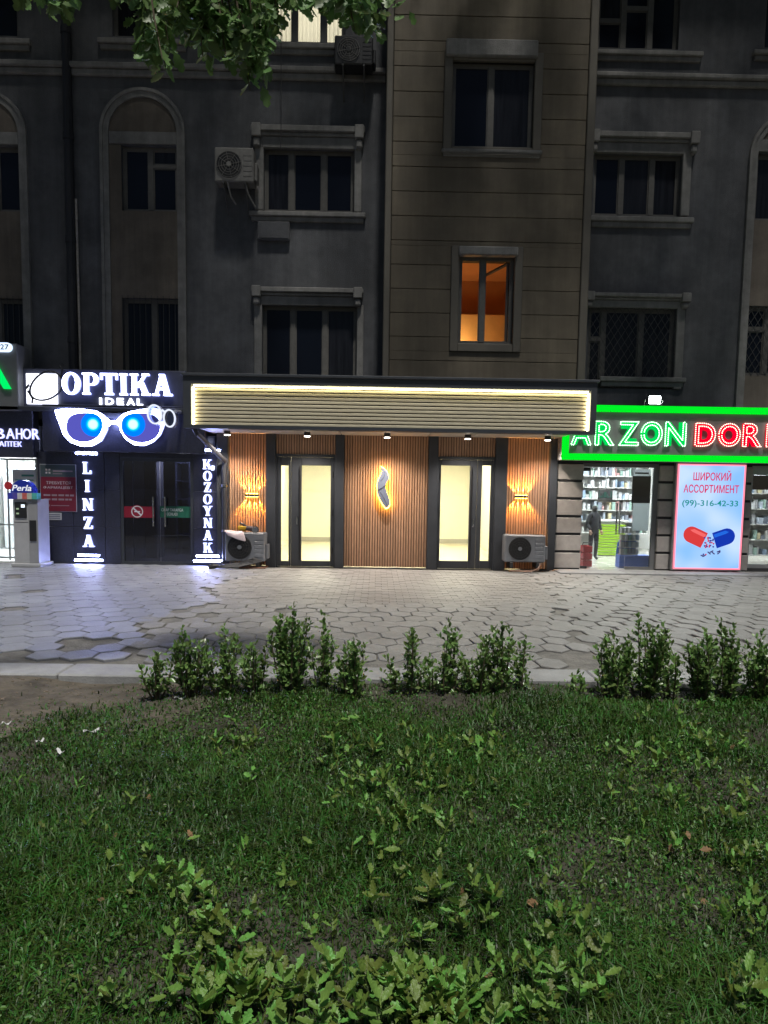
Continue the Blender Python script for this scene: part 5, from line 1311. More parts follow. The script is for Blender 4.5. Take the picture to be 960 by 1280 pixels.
def capsule_half(cx, cz, ang, L_, r, flip, mat, hi):
    P = [(0, -r), (L_, -r)] + [(L_ + r*math.cos(t_), r*math.sin(t_)) for t_ in np.linspace(-math.pi/2, math.pi/2, 11)] + [(L_, r), (0, r)]
    Hh = [(0.02, r*.35), (L_, r*.35), (L_+r*.4, r*.45), (L_, r*.75), (.02, r*.75)]
    c_, s2 = math.cos(ang), math.sin(ang); k = -1 if flip else 1
    f = lambda p: (cx + k*(p[0]*c_ - p[1]*s2*k*1.0) if False else cx + k*p[0]*c_ - p[1]*s2*k, cz + p[0]*s2 + p[1]*c_)
    lb.part('capsule_half', MB().prism([f(p) for p in P], YL-.009, YL-.0065), mat); lb.part('capsule_shine', MB().prism([f(p) for p in Hh], YL-.0105, YL-.0092), hi)
zc_ = Z0 + H*.28
capsule_half(X0+W*.44, zc_-.02, rad(24), W*.22, W*.125, True, E('cap_red', (.85, .06, .06), .85), E('cap_red_hi', (1, .16, .16), .95))
capsule_half(X0+W*.60, zc_-.02, rad(20), W*.20, W*.125, False, E('cap_blue', (.01, .05, .55), .8), E('cap_blue_hi', (.02, .16, .85), .9))
for (nm, m_) in (('granule', E('gran_red', (.8, .06, .12), .8)), ('granule', E('gran_navy', (.05, .05, .45), .7))):
    for k in range(16):
        u = random.gauss(.52, .05); v = .25 + random.gauss(0, .045); lb.part(nm, MB().disc_y(X0+W*u, Z0+H*v, .018, YL-.012, YL-.0105, 8), m_)
for k in range(7):
    u = .52 + random.uniform(-.16, .16); v = .13 + random.uniform(-.045, .05); a_ = random.uniform(-.8, .8)
    c_, s2 = math.cos(a_)*.04, math.sin(a_)*.04; x_, z_ = X0+W*u, Z0+H*v
    lb.part('granule', MB().prism([(x_-c_-s2*.3, z_-s2+c_*.3), (x_-c_+s2*.3, z_-s2-c_*.3), (x_+c_+s2*.3, z_+s2-c_*.3), (x_+c_-s2*.3, z_+s2+c_*.3)], YL-.009, YL-.0066), E('gran_dark', (.10, .08, .30), .6))
# window right of the lightbox
X0, X1, Z0, Z1 = p3[1], p4x, .10, zT
fr = MB(); fr.box(X0, X0+.05, YB+.05, YB+.12, Z0, Z1); fr.box(X0+.051, X1, YB+.05, YB+.12, Z0, Z0+.08); fr.box(X0+.051, X1, YB+.05, YB+.12, Z1-.18, Z1)
wr = rp.part('shop_window', fr, alu); rp.part('pane', MB().box(X0+.051, X1, YB+.08, YB+.09, Z0+.081, Z1-.181), glass, wr)
rp.part('shutter_band', MB().box(X0+.051, X1, YB+.13, YB+.16, Z1-.48, Z1-.19), M('shutter_maroon', (.08, .03, .045), .6, .1), wr)
# ---- green framed sign
YZ = 13.62
X0, X1, Z0, Z1 = RC(703.5, 509, 1075, 577, YZ)
Z1 = onY(850, 508, YZ)[1]; Z0 = onY(850, 577, YZ)[1]
asg = Thing('pharmacy_sign', 'wide sign with a glowing green frame and dotted green and red letters', 'sign', ((X0+X1)/2, YZ, Z0))
asg.part('panel', MB().box(X0, X1, YZ+.04, YZ+.35, Z0, Z1), M('sign_panel_grey', (.22, .22, .22), .5, .1, 6, .05, 60))
gf = E('green_frame_led', (.0, .86, .02), 1.05); tk = .125
asg.part('light_frame', MB().box(X0, X1, YZ-.02, YZ+.039, Z1-tk, Z1), gf); asg.part('light_frame', MB().box(X0, X1, YZ-.02, YZ+.039, Z0, Z0+tk), gf)
asg.part('light_frame', MB().box(X0, X0+tk, YZ-.02, YZ+.039, Z0+tk+.001, Z1-tk-.001), gf); asg.part('light_frame', MB().box(X1-tk, X1, YZ-.02, YZ+.039, Z0+tk+.001, Z1-tk-.001), gf)
def led_letter(ch, pxa, pxb, pya, pyb, body, dots):
    a, b, c, d = RC(pxa, pya, pxb, pyb, YZ)
    asg.part('letter', text_fit(ch, a, b, c, d, YZ+.015, .022, .08), body)
    v, f, e = text_geo(ch, 1.0, 0, .08, True)
    if not len(v): return
    mn, mx = v.min(0), v.max(0)
    adj = {}
    for i, j in e: adj.setdefault(i, []).append(j); adj.setdefault(j, []).append(i)
    P = [(a + (p[0]-mn[0])/(mx[0]-mn[0])*(b-a), c + (p[1]-mn[1])/(mx[1]-mn[1])*(d-c)) for p in v]
    seen = set(); mb = MB()
    for s0 in adj:
        if s0 in seen: continue
        loop = [s0]; seen.add(s0); cur = s0
        while True:
            nx_ = [k for k in adj[cur] if k not in seen]
            if not nx_: break
            cur = nx_[0]; seen.add(cur); loop.append(cur)
        loop.append(s0); acc = 0.0
        for i in range(len(loop)-1):
            p, q = P[loop[i]], P[loop[i+1]]; L_ = math.hypot(q[0]-p[0], q[1]-p[1]); t_ = -acc
            while t_ + .036 <= L_:
                t_ += .036; x_, z_ = p[0]+(q[0]-p[0])*t_/L_, p[1]+(q[1]-p[1])*t_/L_; r = .0135; y_ = YZ-.014
                mb.add([(x_-r, y_, z_), (x_+r, y_, z_), (x_, y_, z_-r), (x_, y_, z_+r), (x_, y_-r, z_), (x_, y_+r, z_)], [(0, 2, 4), (2, 1, 4), (1, 3, 4), (3, 0, 4), (2, 0, 5), (1, 2, 5), (3, 1, 5), (0, 3, 5)])
            acc = L_ - t_
    o = asg.part('led_dots', mb, dots)
gb = E('letter_green', (.0, .55, .08), 1.3); rbm = E('letter_red', (.9, .0, .02), 1.3); gdm = E('dots_green_white', (.55, 1.0, .62), 5.0); rdm2 = E('dots_red_white', (1.0, .62, .50), 4.0)
for ch, a, b in (('A', 714, 739), ('R', 744, 767.5), ('Z', 774, 798), ('O', 801, 827.5), ('N', 831.5, 857)): led_letter(ch, a, b, 526.5 + (a-714)*.012, 556 + (a-714)*.012, gb, gdm)
for ch, a, b in (('D', 869, 894), ('O', 898, 925), ('R', 928.5, 951.5), ('I', 958, 964)): led_letter(ch, a, b, 528 + (a-714)*.008, 556.5 + (a-714)*.008, rbm, rdm2)
# ---- flood light
X, Z = onY(818.5, 500, YZ+.1); Yf = YZ+.1
fl = Thing('flood_light', 'bright white flood lamp mounted above the green framed sign', 'flood light', (X, Yf, Z-.14))
fl.part('housing', MB().cbox(X-.14, X+.14, Yf, Yf+.09, Z-.095, Z+.095, .03), black_plastic)
fl.part('lens', MB().cbox(X-.11, X+.11, Yf-.012, Yf-.001, Z-.07, Z+.07, .0055), E('flood_white', (.93, 1.0, 1.0), 60.0))
fl.part('bracket', MB().tube([(X-.17, Yf+.04, Z), (X-.17, Yf+.1, Z-.13), (X+.17, Yf+.1, Z-.13), (X+.17, Yf+.04, Z)], .012, 6), steel)
lamp('flood_beam', 'SPOT', (X, Yf-.05, Z), 380, (.92, 1.0, .98), to=(X-1.0, 6.0, .0), parent=fl.o, spot_size=rad(150), spot_blend=.9, shadow_soft_size=.12)

# ================================================================== PLANTS
def rot_to(n):
    return Vector(n).to_track_quat('Z', 'Y').to_matrix()
leaf_tree = M('tree_leaf', (.125, .215, .065), .42, .2, 8, .1, 40, rnd=.35, transl=.30, hue=.02, spec=.5)
leaf_shrub = M('shrub_leaf', (.155, .255, .07), .30, .15, 8, .05, 40, rnd=.35, transl=.22, hue=.025, spec=.55)
leaf_seed = M('seedling_leaf', (.18, .30, .06), .36, .25, 22, .35, 90, rnd=.5, transl=.25, hue=.045)
grass_mat = M('grass_blade', (.046, .105, .012), .5, .45, 1.4, 0, 40, rnd=.65, transl=.2, hue=.05)
bark = M('bark', (.085, .065, .048), .9, .35, 10, .8, 25)
stem_mat = M('woody_stem', (.10, .075, .045), .8, .25, 20, .2, 60)
green_stem = M('green_stem', (.10, .13, .05), .7, .2, 20, .1, 60)
# lobed leaf outline (unit length along +Y, flat in XY), folded along the midrib
def lobed(n_lobe=4, seed=0):
    r = random.Random(seed); L_ = []
    prof = []
    for k in range(n_lobe*2+1):
        t_ = k/(n_lobe*2); base = .30*math.sin(math.pi*min(1, t_*0.92+.06))**.8
        w = base*(1.15 if k % 2 else .72) * r.uniform(.9, 1.1)
        prof.append((w, .12 + .86*t_ + (.05 if k % 2 else 0)))
    prof[-1] = (.03, 1.0)
    v, f = [(0, 0, 0)], []
    mid = [0]
    for w, y in prof: mid.append(len(v)); v.append((0, y - (.03 if w > .05 else 0), -.05*math.sin(y*3)))
    lft, rgt = [0], [0]
    for w, y in prof:
        lft.append(len(v)); v.append((-w, y, .30*w - .05*math.sin(y*3))); rgt.append(len(v)); v.append((w, y, .30*w - .05*math.sin(y*3)))
    for k in range(len(prof)):
        f.append((mid[k], mid[k+1], lft[k+1], lft[k]) if k else (mid[0], mid[1], lft[1])); f.append((mid[k], rgt[k], rgt[k+1], mid[k+1]) if k else (mid[0], rgt[1], mid[1]))
    return np.array(v), f
LOB = [lobed(3, 1), lobed(4, 2), lobed(3, 3), lobed(4, 5), lobed(2, 8), lobed(5, 9)]
def oval():
    v = [(0, 0, 0), (-.22, .30, .07), (-.27, .62, .07), (0, 1, -.06), (.27, .62, .07), (.22, .30, .07), (0, .46, -.01)]
    f = [(0, 6, 1), (1, 6, 2), (2, 6, 3), (3, 6, 4), (4, 6, 5), (5, 6, 0)]
    return np.array(v, float), f
OV = oval()
def scatter_leaves(shape_list, pos, dirs, nrm, size):
    """numpy batch: leaf base at pos, length axis dirs, face normal about nrm"""
    V, F = [], []; off = 0
    for i in range(len(pos)):
        sv, sf_ = shape_list[i % len(shape_list)]
        d = Vector(dirs[i]).normalized(); n = Vector(nrm[i]); n = n - d*n.dot(d)
        n = n.normalized() if n.length > 1e-5 else d.orthogonal().normalized(); x = d.cross(n)
        R_ = np.array([x[:], d[:], n[:]])          # rows
        w = (sv*size[i]) @ R_ + np.array(pos[i]); V.append(w); F += [tuple(k+off for k in f) for f in sf_]; off += len(sv)
    return np.concatenate(V), F
def mesh_np(name, V, F, mat):
    me = bpy.data.meshes.new(name); me.from_pydata(V.tolist(), [], F); me.materials.append(mat)
    me.polygons.foreach_set('use_smooth', [True]*len(me.polygons)); me.update(); return me

# ---- tree: trunk left of the frame, crown above and behind the picture's upper edge
tx, ty = -3.9, 3.2
tr = Thing('oak_tree', 'leafy branches of a tree hanging into the picture at the top left', 'tree', (tx, ty, LZ))
tr.part('trunk', MB().tube([(tx, ty, LZ-.1), (tx+.03, ty, 1.0), (tx-.05, ty+.05, 2.4), (tx+.1, ty+.3, 4.2), (tx-.1, ty+.3, 6.5), (tx-.4, ty-.1, 9.4)], [.30, .25, .22, .20, .13, .04], 14), bark, smooth=True)
tips = []
def branch(p0, p1, r0, r1, sag=.2):
    p0, p1 = Vector(p0), Vector(p1); P = []
    for k in range(6):
        t_ = k/5; q = p0.lerp(p1, t_); q.z += sag*math.sin(math.pi*t_); q += Vector((random.gauss(0, .04), random.gauss(0, .04), 0))*(0 < k < 5)
        P.append(q)
    tr.part('branch', MB().tube(P, [r0 + (r1-r0)*k/5 for k in range(6)], 8), bark, smooth=True); return P
def at(px, py, Y): x, z = onY(px, py, Y); return (x, Y, z)
branch((tx+.1, ty+.1, 4.4), at(210, -60, 5.0), .09, .025, .5); branch((tx+.2, ty+.1, 5.0), at(330, -50, 5.2), .09, .025, .5); branch((tx+.3, ty+.2, 5.8), at(440, -60, 5.5), .07, .02, .6); branch((tx+.1, ty+.1, 4.0), at(60, -60, 5.2), .07, .02, .4)
for k in range(6):
    a_ = k*1.05; branch((tx+.05, ty+.5, 5.6+.35*k), (tx-.6+1.6*math.cos(a_), ty-.3+1.4*math.sin(a_), 7.2+.35*k), .06, .02, .2)
pos, dirs, nrm, size = [], [], [], []
def spray(p, down, n, L_, sz):
    """leaves along a drooping twig starting at p"""
    p = Vector(p); d = Vector(down).normalized()
    for k in range(n):
        q = p + d*(L_*k/n) + Vector((random.gauss(0, .02), random.gauss(0, .02), random.gauss(0, .02)))
        side = Vector((random.uniform(-1, 1), random.uniform(-1, 1), random.uniform(-.5, .1)))
        dr = (d*.35 + side*1.0 + Vector((0, 0, -.15))).normalized()
        pos.append(q[:]); dirs.append(dr[:]); nrm.append((random.gauss(0, .5), random.gauss(-.45, .5), random.uniform(.2, 1.0))); size.append(sz*random.uniform(.7, 1.2))
twigs = []
# hanging clusters placed along real twigs; (px, py of the top, px, py of the tip, width px, number)
hang = [(180, -30, 205, 112, 16, 14), (190, 10, 195, 90, 22, 10), (215, -20, 232, 62, 40, 16), (250, -20, 262, 88, 32, 18), (275, 10, 290, 96, 32, 16), (300, 20, 322, 124, 18, 14), (300, -20, 318, 92, 34, 16), (330, -20, 335, 62, 26, 14), (268, -20, 300, 60, 50, 14),
        (365, -30, 372, 22, 30, 10), (400, -30, 408, 18, 30, 10), (432, -30, 440, 34, 22, 10), (455, -20, 462, 66, 16, 10), (440, -10, 455, 50, 20, 9), (470, -30, 474, 8, 16, 5), (60, -30, 70, 24, 18, 9), (45, -30, 40, 8, 14, 5), (78, -25, 80, 12, 10, 4), (140, -30, 152, 8, 16, 6), (350, -30, 352, 12, 24, 8), (230, -25, 225, 30, 50, 16)]
for (x0, y0, x1, y1, w, n) in hang:
    for k in range(n):
        u = random.gauss(0, .5); Yt = 5.0 + random.uniform(-.35, .45)
        p0 = Vector(at(x0 + u*w*.7, y0, Yt)); p1 = Vector(at(x1 + u*w*.8, y0 + (y1-y0)*random.uniform(.45, 1.0) - 6, Yt + random.uniform(-.1, .1)))
        if k % 5 == 0: twigs.append((p0, p1))
        L_ = (p1-p0).length; t0 = random.uniform(0.0, .55)
        spray(p0.lerp(p1, t0), p1-p0, 7, L_*(1-t0), .108)
        if k % 3 == 0: spray(p0 + Vector((random.gauss(0, .12), random.gauss(0, .15), .42)), Vector((0, 0, -1)), 8, .5, .11)
V, F = scatter_leaves(LOB, pos, dirs, nrm, size)
for p0, p1 in twigs:
    tw = MB().tube([p0 + Vector((0, 0, .25)), p0.lerp(p1, .5) + Vector((.01, 0, 0)), p1], [.008, .006, .003], 5); tr.part('twig', tw, stem_mat)

cr = bpy.data.objects.new('crown', mesh_np('crown', V - np.array(tr.loc[:]), F, leaf_tree)); COL.objects.link(cr); cr.parent = tr.o
# upper crown (outside the frame, shades the facade)
pos, dirs, nrm, size = [], [], [], []
blobs = []
for k in range(9):
    for _ in range(80):
        x, y, z = random.uniform(-7, -4.2), random.uniform(.5, 4.6), random.uniform(6.0, 10.4)
        if ((x+4.4)/2.6)**2 + ((y-2.6)/2.0)**2 + ((z-8.2)/2.2)**2 < 1 and z - .9 > 1.6 + .78*y: blobs.append((x, y, z)); break
for (x, y, z) in blobs:
    r = random.uniform(.5, .85)
    for k in range(75):
        d = Vector((random.gauss(0, 1), random.gauss(0, 1), random.gauss(0, 1))).normalized()*r*random.random()**.4
        pos.append((x+d.x, y+d.y, z+d.z*.8)); dirs.append((d.x+random.gauss(0, .4), d.y+random.gauss(0, .4), d.z-.4)); nrm.append((random.gauss(0, .6), random.gauss(0, .6), 1)); size.append(random.uniform(.10, .17))
V, F = scatter_leaves(LOB, pos, dirs, nrm, size)
cr = bpy.data.objects.new('upper_crown', mesh_np('upper_crown', V - np.array(tr.loc[:]), F, leaf_tree)); COL.objects.link(cr); cr.parent = tr.o

# ---- unseen trees added outside the frame so their crowns shade and dapple the facade
def shade_tree(label, base, top, cen, rads, nblob, nleaf):
    bx_, by_ = base; t2 = Thing('shade_tree', label, 'tree', (bx_, by_, 0))
    t2.part('trunk', MB().tube([(bx_, by_, -.1), (bx_*.99, by_, 2.5), (bx_*.96, by_+.1, 6.0), ((bx_+top[0])/2, (by_+top[1])/2, 9.5), top], [.30, .25, .21, .14, .04], 12), bark, smooth=True)
    pos, dirs, nrm, size = [], [], [], []
    for k in range(nblob):
        for _ in range(200):
            x, y, z = (random.uniform(cen[i]-rads[i], cen[i]+rads[i]) for i in range(3))
            if sum(((v-cen[i])/rads[i])**2 for i, v in enumerate((x, y, z))) < 1 and z - .9 > 1.6 + .82*y: break
        p_ = Vector(((bx_+top[0])/2, (by_+top[1])/2, 9.5)).lerp(Vector(top), random.random()*.8); q_ = Vector((x, y, z))
        if k % 3 == 0: t2.part('branch', MB().tube([p_, p_.lerp(q_, .5) + Vector((0, 0, .2)), q_], [.06, .04, .015], 6), bark, smooth=True)
        r = random.uniform(.5, .9)
        for i in range(nleaf):
            d = Vector((random.gauss(0, 1), random.gauss(0, 1), random.gauss(0, 1))).normalized()*r*random.random()**.4
            pos.append((x+d.x, y+d.y, z+d.z*.8)); dirs.append((d.x+random.gauss(0, .4), d.y+random.gauss(0, .4), d.z-.4)); nrm.append((random.gauss(0, .6), random.gauss(0, .6), 1)); size.append(random.uniform(.10, .17))
    V, F = scatter_leaves(LOB, pos, dirs, nrm, size)
    o = bpy.data.objects.new('crown', mesh_np('crown', V - np.array(t2.loc[:]), F, leaf_tree)); COL.objects.link(o); o.parent = t2.o
shade_tree('tall tree outside the picture on the left, added unseen so its crown shades the facade', (-9.4, 10.6), (-6.0, 11.4, 18.0), (-5.0, 11.6, 15.6), (6.0, 2.0, 5.6), 190, 85)
shade_tree('tall thin crowned tree outside the picture on the right, added unseen to shade and dapple the facade', (9.4, 10.6), (6.0, 11.4, 17.5), (5.4, 11.6, 15.4), (5.6, 2.0, 5.2), 120, 75)

# ---- hedge shrubs
def shrub(px, wpx, pytop, pybase, lab, dens=1.0, Y=5.35):
    x, y = onZ(px, pybase, LZ); y = max(4.9, min(5.62, y)); 
    x, _ = onY(px, pybase, y); ht = onY(px, pytop, y)[1] - LZ; w = (onY(px+wpx/2, 820, y)[0] - onY(px-wpx/2, 820, y)[0])/2
    t = Thing('hedge_shrub', lab, 'shrub', (x, y, LZ), 'young shrubs along the kerb')
    w *= 1.12; ns = max(4, int(12.5*w/.2*dens)); P, D, Nn, S = [], [], [], []; stems_ = []
    for k in range(ns):
        u = random.uniform(-1, 1); v = random.uniform(-1, 1); hk = ht*random.uniform(.50, .98)*(1 - .22*u*u) if k else ht
        if k == 0: u *= .25
        b0 = Vector((u*w*.30, v*.05, -.03)); b1 = Vector((u*w*.80, v*.13, hk*.45)); b2 = Vector((u*w*.92 + random.gauss(0, .02), v*.16 + random.gauss(0, .02), hk))
        stems_.append((b0, b1, b2))
        nl = int(hk/.019)
        for i in range(nl):
            t_ = .14 + .86*i/nl
            q = (b0*(1-t_)**2 + b1*2*t_*(1-t_) + b2*t_*t_)
            az = i*2.4 + random.gauss(0, .5); el = .25 + .5*t_ + random.gauss(0, .3)
            sd_ = Vector((math.cos(az)*math.cos(el), math.sin(az)*math.cos(el), math.sin(el))); sl = random.uniform(.02, .11)*(1 - .5*t_*t_)*(1 if random.random() > .12 else .2)
            for m_ in range(4):
                a2 = az + m_*1.7 + random.gauss(0, .4); e2 = el + random.gauss(.15, .45)
                d = Vector((math.cos(a2)*math.cos(e2), math.sin(a2)*math.cos(e2), math.sin(e2)))
                d = (d + sd_*.6).normalized(); qq = q + sd_*sl*(.35 + .65*m_/3)
                P.append(qq[:]); D.append(d[:]); Nn.append((random.gauss(0, .45), random.gauss(-.25, .4), 1)); S.append(random.uniform(.028, .054)*(.8 if t_ > .92 else 1))
    V, F = scatter_leaves([OV], P, D, Nn, S)
    o = bpy.data.objects.new('foliage', mesh_np('foliage', V, F, leaf_shrub)); COL.objects.link(o); o.parent = t.o
    for (b0, b1, b2) in stems_[:14]: t.part('stem', MB().tube([b0, b0.lerp(b1, .6), b1.lerp(b2, .35), b1.lerp(b2, .8)], [.008, .007, .005, .003], 5), stem_mat, local=True)
for a in ((197, 32, 812, 868, 'small round shrub at the left end of the kerb row', 1.2), (240, 42, 784, 868, 'leafy shrub second from the left in the kerb row', 1.2), (281, 42, 783, 868, 'leafy shrub third from the left, touching its left neighbour', 1.2), (319, 38, 800, 866, 'low dark shrub just left of the tallest shrub', 1.1),
          (364, 46, 756, 868, 'tallest dark shrub in the kerb row', 1.5), (402, 28, 771, 866, 'slim pale shrub leaning on the right of the tallest shrub', 1.1), (440, 44, 797, 870, 'cone shaped pale green shrub standing alone left of centre', 1.2), (490, 12, 826, 864, 'tiny sprig at the kerb in the middle of the row', .8),
          (513, 26, 782, 868, 'thin upright shrub just right of the middle of the row', 1.0), (537, 18, 822, 866, 'very small shrub between two thin upright shrubs', .8), (558, 34, 780, 870, 'slender shrub with a pale pointed top right of the middle', 1.0), (598, 40, 806, 868, 'low bushy shrub left of the dark topped shrub', 1.2), (626, 40, 776, 868, 'dark topped shrub at the right of the middle group', 1.2), (652, 26, 795, 866, 'open dark shrub closing the middle group on the right', .8),
          (723, 10, 845, 868, 'single weed sprig in front of the bare kerb gap', .6), (764, 44, 794, 872, 'dense dark shrub at the left of the right group', 1.5), (803, 44, 772, 872, 'tall bushy shrub second in the right group', 1.5), (840, 30, 779, 870, 'thin pale shrub third in the right group', 1.0), (880, 44, 788, 872, 'broad shrub fourth in the right group', 1.4), (909, 42, 780, 872, 'broad shrub fifth in the right group', 1.4), (950, 48, 793, 874, 'dark shrub cut by the right edge of the picture', 1.5)):
    shrub(*a)

# ---- grass
def bare(x, y):
    b = np.clip((y - 3.95 + .25*np.sin(4*x))/1.1, 0, 1)*np.clip((-x - 1.25 + .2*np.sin(5*y))/1.0, 0, 1)
    b2 = np.clip((y - 5.25)/.25, 0, 1)*.55
    return np.maximum(b, b2)
NB = 260000
gy = 1.45 + (5.72-1.45)*rng.random(NB)**1.0
gx_ = (rng.random(NB)*2-1)*(.57*gy+.35); NX = 120000
gy = np.concatenate([gy, 1.0 + 4.7*rng.random(NX)]); gx_ = np.concatenate([gx_, (rng.random(NX)*2-1)*5.2]); NB += NX
cl = np.sin(gx_*2.3+1.1*np.sin(gy*1.7))*np.cos(gy*2.9+gx_) ; cl2 = np.sin(gx_*7.1+2*gy)*np.sin(gy*8.3-gx_*3)
keepm = (rng.random(NB) > bare(gx_, gy)*.97) & (rng.random(NB) < .78 + .35*cl + .22*cl2) & (rng.random(NB) < np.clip(3.0/gy, .35, 1)*1.0)
gx_, gy, cl = gx_[keepm], gy[keepm], cl[keepm]; n = len(gx_)
gz = LZ + 0.025*np.sin(1.3*gx_+0.5)*np.cos(1.1*gy) + 0.015*np.sin(3.1*gx_+2*gy) + 0.008*np.sin(7*gx_-5*gy) - .008
hgt = (.028 + .065*rng.random(n)**1.8)*(1 + .5*cl)*(1 - .5*bare(gx_, gy)); az = rng.uniform(0, 2*np.pi, n); lean = rng.uniform(.2, 1.35, n)*hgt
wd = rng.uniform(.0015, .0034, n)*(1 + .22*(gy-2)); fa = az + np.pi/2 + rng.normal(0, .4, n)
dx, dy = np.cos(az), np.sin(az); wx, wy = np.cos(fa)*wd, np.sin(fa)*wd
Vg = np.zeros((n, 5, 3))
Vg[:, 0] = np.stack([gx_-wx, gy-wy, gz], 1); Vg[:, 1] = np.stack([gx_+wx, gy+wy, gz], 1)
mxx, myy, mzz = gx_+dx*lean*.35, gy+dy*lean*.35, gz+hgt*.62
Vg[:, 2] = np.stack([mxx+wx*.8, myy+wy*.8, mzz], 1); Vg[:, 3] = np.stack([mxx-wx*.8, myy-wy*.8, mzz], 1)
Vg[:, 4] = np.stack([gx_+dx*lean, gy+dy*lean, gz+hgt*(1-.32*lean/hgt)], 1)
me = bpy.data.meshes.new('lawn_grass'); me.vertices.add(n*5); me.vertices.foreach_set('co', Vg.reshape(-1))
idx = np.arange(n)*5
lv = np.stack([idx, idx+1, idx+2, idx+3, idx+3, idx+2, idx+4], 1).reshape(-1)
me.loops.add(n*7); me.loops.foreach_set('vertex_index', lv.astype(np.int32))
me.polygons.add(n*2); ls = np.stack([np.arange(n)*7, np.arange(n)*7+4], 1).reshape(-1); me.polygons.foreach_set('loop_start', ls.astype(np.int32))
me.update(calc_edges=True); me.validate(); me.materials.append(grass_mat)
go = bpy.data.objects.new('lawn_grass', me); COL.objects.link(go); go['kind'] = 'stuff'; go['label'] = 'dark green uneven lawn grass in the foreground'; go['category'] = 'grass'

# tiny broad leaves woven through the turf
P, D, Nn, S = [], [], [], []
for k in range(26000):
    y = 1.5 + 4.1*random.random()**.9; x = random.uniform(-1, 1)*(.57*y+.3)
    if math.sin(1.7*x+.6*y)*math.cos(1.3*y-x) + .5*math.sin(5*x)*math.sin(4*y) < random.uniform(-.9, .7) or random.random() < float(bare(np.array(x), np.array(y))): continue
    az_ = random.uniform(0, 6.28); el = random.uniform(.0, .9)
    P.append((x, y, lawn_z(x, y) + random.uniform(.015, .055))); D.append((math.cos(az_)*math.cos(el), math.sin(az_)*math.cos(el), math.sin(el))); Nn.append((random.gauss(0, .4), random.gauss(0, .4), 1)); S.append(random.uniform(.012, .026))
V, F = scatter_leaves([OV], P, D, Nn, S)
o = bpy.data.objects.new('lawn_weeds', mesh_np('lawn_weeds', V, F, M('weed_leaf', (.085, .165, .026), .45, .3, 4, 0, 40, rnd=.5, transl=.2, hue=.05))); COL.objects.link(o); o['kind'] = 'stuff'; o['label'] = 'tiny broad leaved weeds woven through the lawn grass'; o['category'] = 'weeds'

# ---- lobed seedlings
seed_me = [mesh_np('leaf', v, f, leaf_seed) for v, f in LOB]
stem_m = MB().tube([(0, 0, -.02), (.004, 0, .5), (0, .004, 1.0)], [.035, .03, .02], 5)
stem_me = mesh_from('stem', stem_m.v, stem_m.f, green_stem)
def seedling(px, py, ht, nl, ls_, lab, grp):
    x, y = onZ(px, py, LZ + .02); z = lawn_z(x, y)
    t = Thing('oak_seedling', lab, 'seedling', (x, y, z), grp, random.uniform(0, 6.28))
    t.share('stem', stem_me, None, (0, 0, 0), (0, 0, 0), (ht*.9, ht*.9, ht)) if False else t.share('stem', stem_me, None, (0, 0, 0), (random.gauss(0, .12), random.gauss(0, .12), 0), (.10, .10, ht))
    for k in range(nl):
        az_ = k*2.4 + random.gauss(0, .3); zz = ht*(.45 + .55*(k+1)/nl); pit = random.uniform(.15, .95) if k < nl-2 else random.uniform(.6, 1.25)
        s = ls_*random.uniform(.7, 1.15)
        t.share('leaf', random.choice(seed_me), None, (0, 0, zz), (pit, random.gauss(0, .25), az_), (s*random.uniform(.65, .95), s, s))
def plant_mesh(k, nl, narrow):
    r = random.Random(k); V, F = [], []
    sm = MB().tube([(0, 0, -.02), (.003, 0, .05), (.0, .004, .09)], [.0035, .003, .002], 5)
    V = [np.array(sm.v)]; F = list(sm.f); off = len(sm.v)
    for i in range(nl):
        sv, sf_ = LOB[r.randrange(len(LOB))]; s_ = r.uniform(.035, .068)
        R_ = np.array(Euler((r.uniform(.1, 1.2), r.gauss(0, .3), i*2.4 + r.gauss(0, .4))).to_matrix())
        w = (sv*np.array([s_*narrow*r.uniform(.8, 1.1), s_, s_])) @ R_.T + np.array((0, 0, .03 + .07*(i+1)/nl)); V.append(w); F += [tuple(q+off for q in f) for f in sf_]; off += len(sv)
    return mesh_np('seedling', np.concatenate(V), F, leaf_seed)
PM = [plant_mesh(k, 3 + k % 5, (.7, .85, 1.0)[k % 3]) for k in range(12)]
def small_seedling(px, py, lab, grp):
    x, y = onZ(px, py, LZ + .02)
    if y > 5.6: return
    o = bpy.data.objects.new('lawn_seedling', random.choice(PM)); COL.objects.link(o); o.location = (x, y, lawn_z(x, y)); o.rotation_euler = (random.gauss(0, .2), random.gauss(0, .2), random.uniform(0, 6.28))
    s_ = random.uniform(.6, 1.15); o.scale = (s_, s_, s_*random.uniform(.8, 1.2)); o['label'] = lab; o['category'] = 'seedling'; o['group'] = grp
G1, G2, G3, G4, G5 = 'seedlings in the left foreground clump', 'seedlings in the right foreground clump', 'seedlings in the middle of the lawn', 'seedlings on the right of the lawn', 'lone seedlings in the lawn'
def patch(cx, cy_, sx_, sy_, n, lab, grp, ht=(.07, .16), nl=(6, 9), ls_=(.048, .074)):
    for k in range(n):
        px = random.gauss(cx, sx_); py = random.gauss(cy_, sy_)
        if not (-10 < px < 970 and 885 < py < 1330): continue
        seedling(px, py, random.uniform(*ht), random.randint(*nl), random.uniform(*ls_), lab, grp)
LA, LB_, LC_, LD_, LE_ = 'lobed leaf seedling in the dense left foreground clump', 'lobed leaf seedling in the dense right foreground clump', 'lobed leaf seedling in the clump in the middle of the lawn', 'lobed leaf seedling in the clump at the right of the lawn', 'lone lobed leaf seedling standing apart in the lawn'
patch(330, 1262, 70, 30, 26, LA, G1); patch(280, 1195, 35, 25, 9, LA, G1); patch(440, 1280, 35, 25, 9, LA, G1); patch(235, 1140, 12, 12, 3, LA, G1)
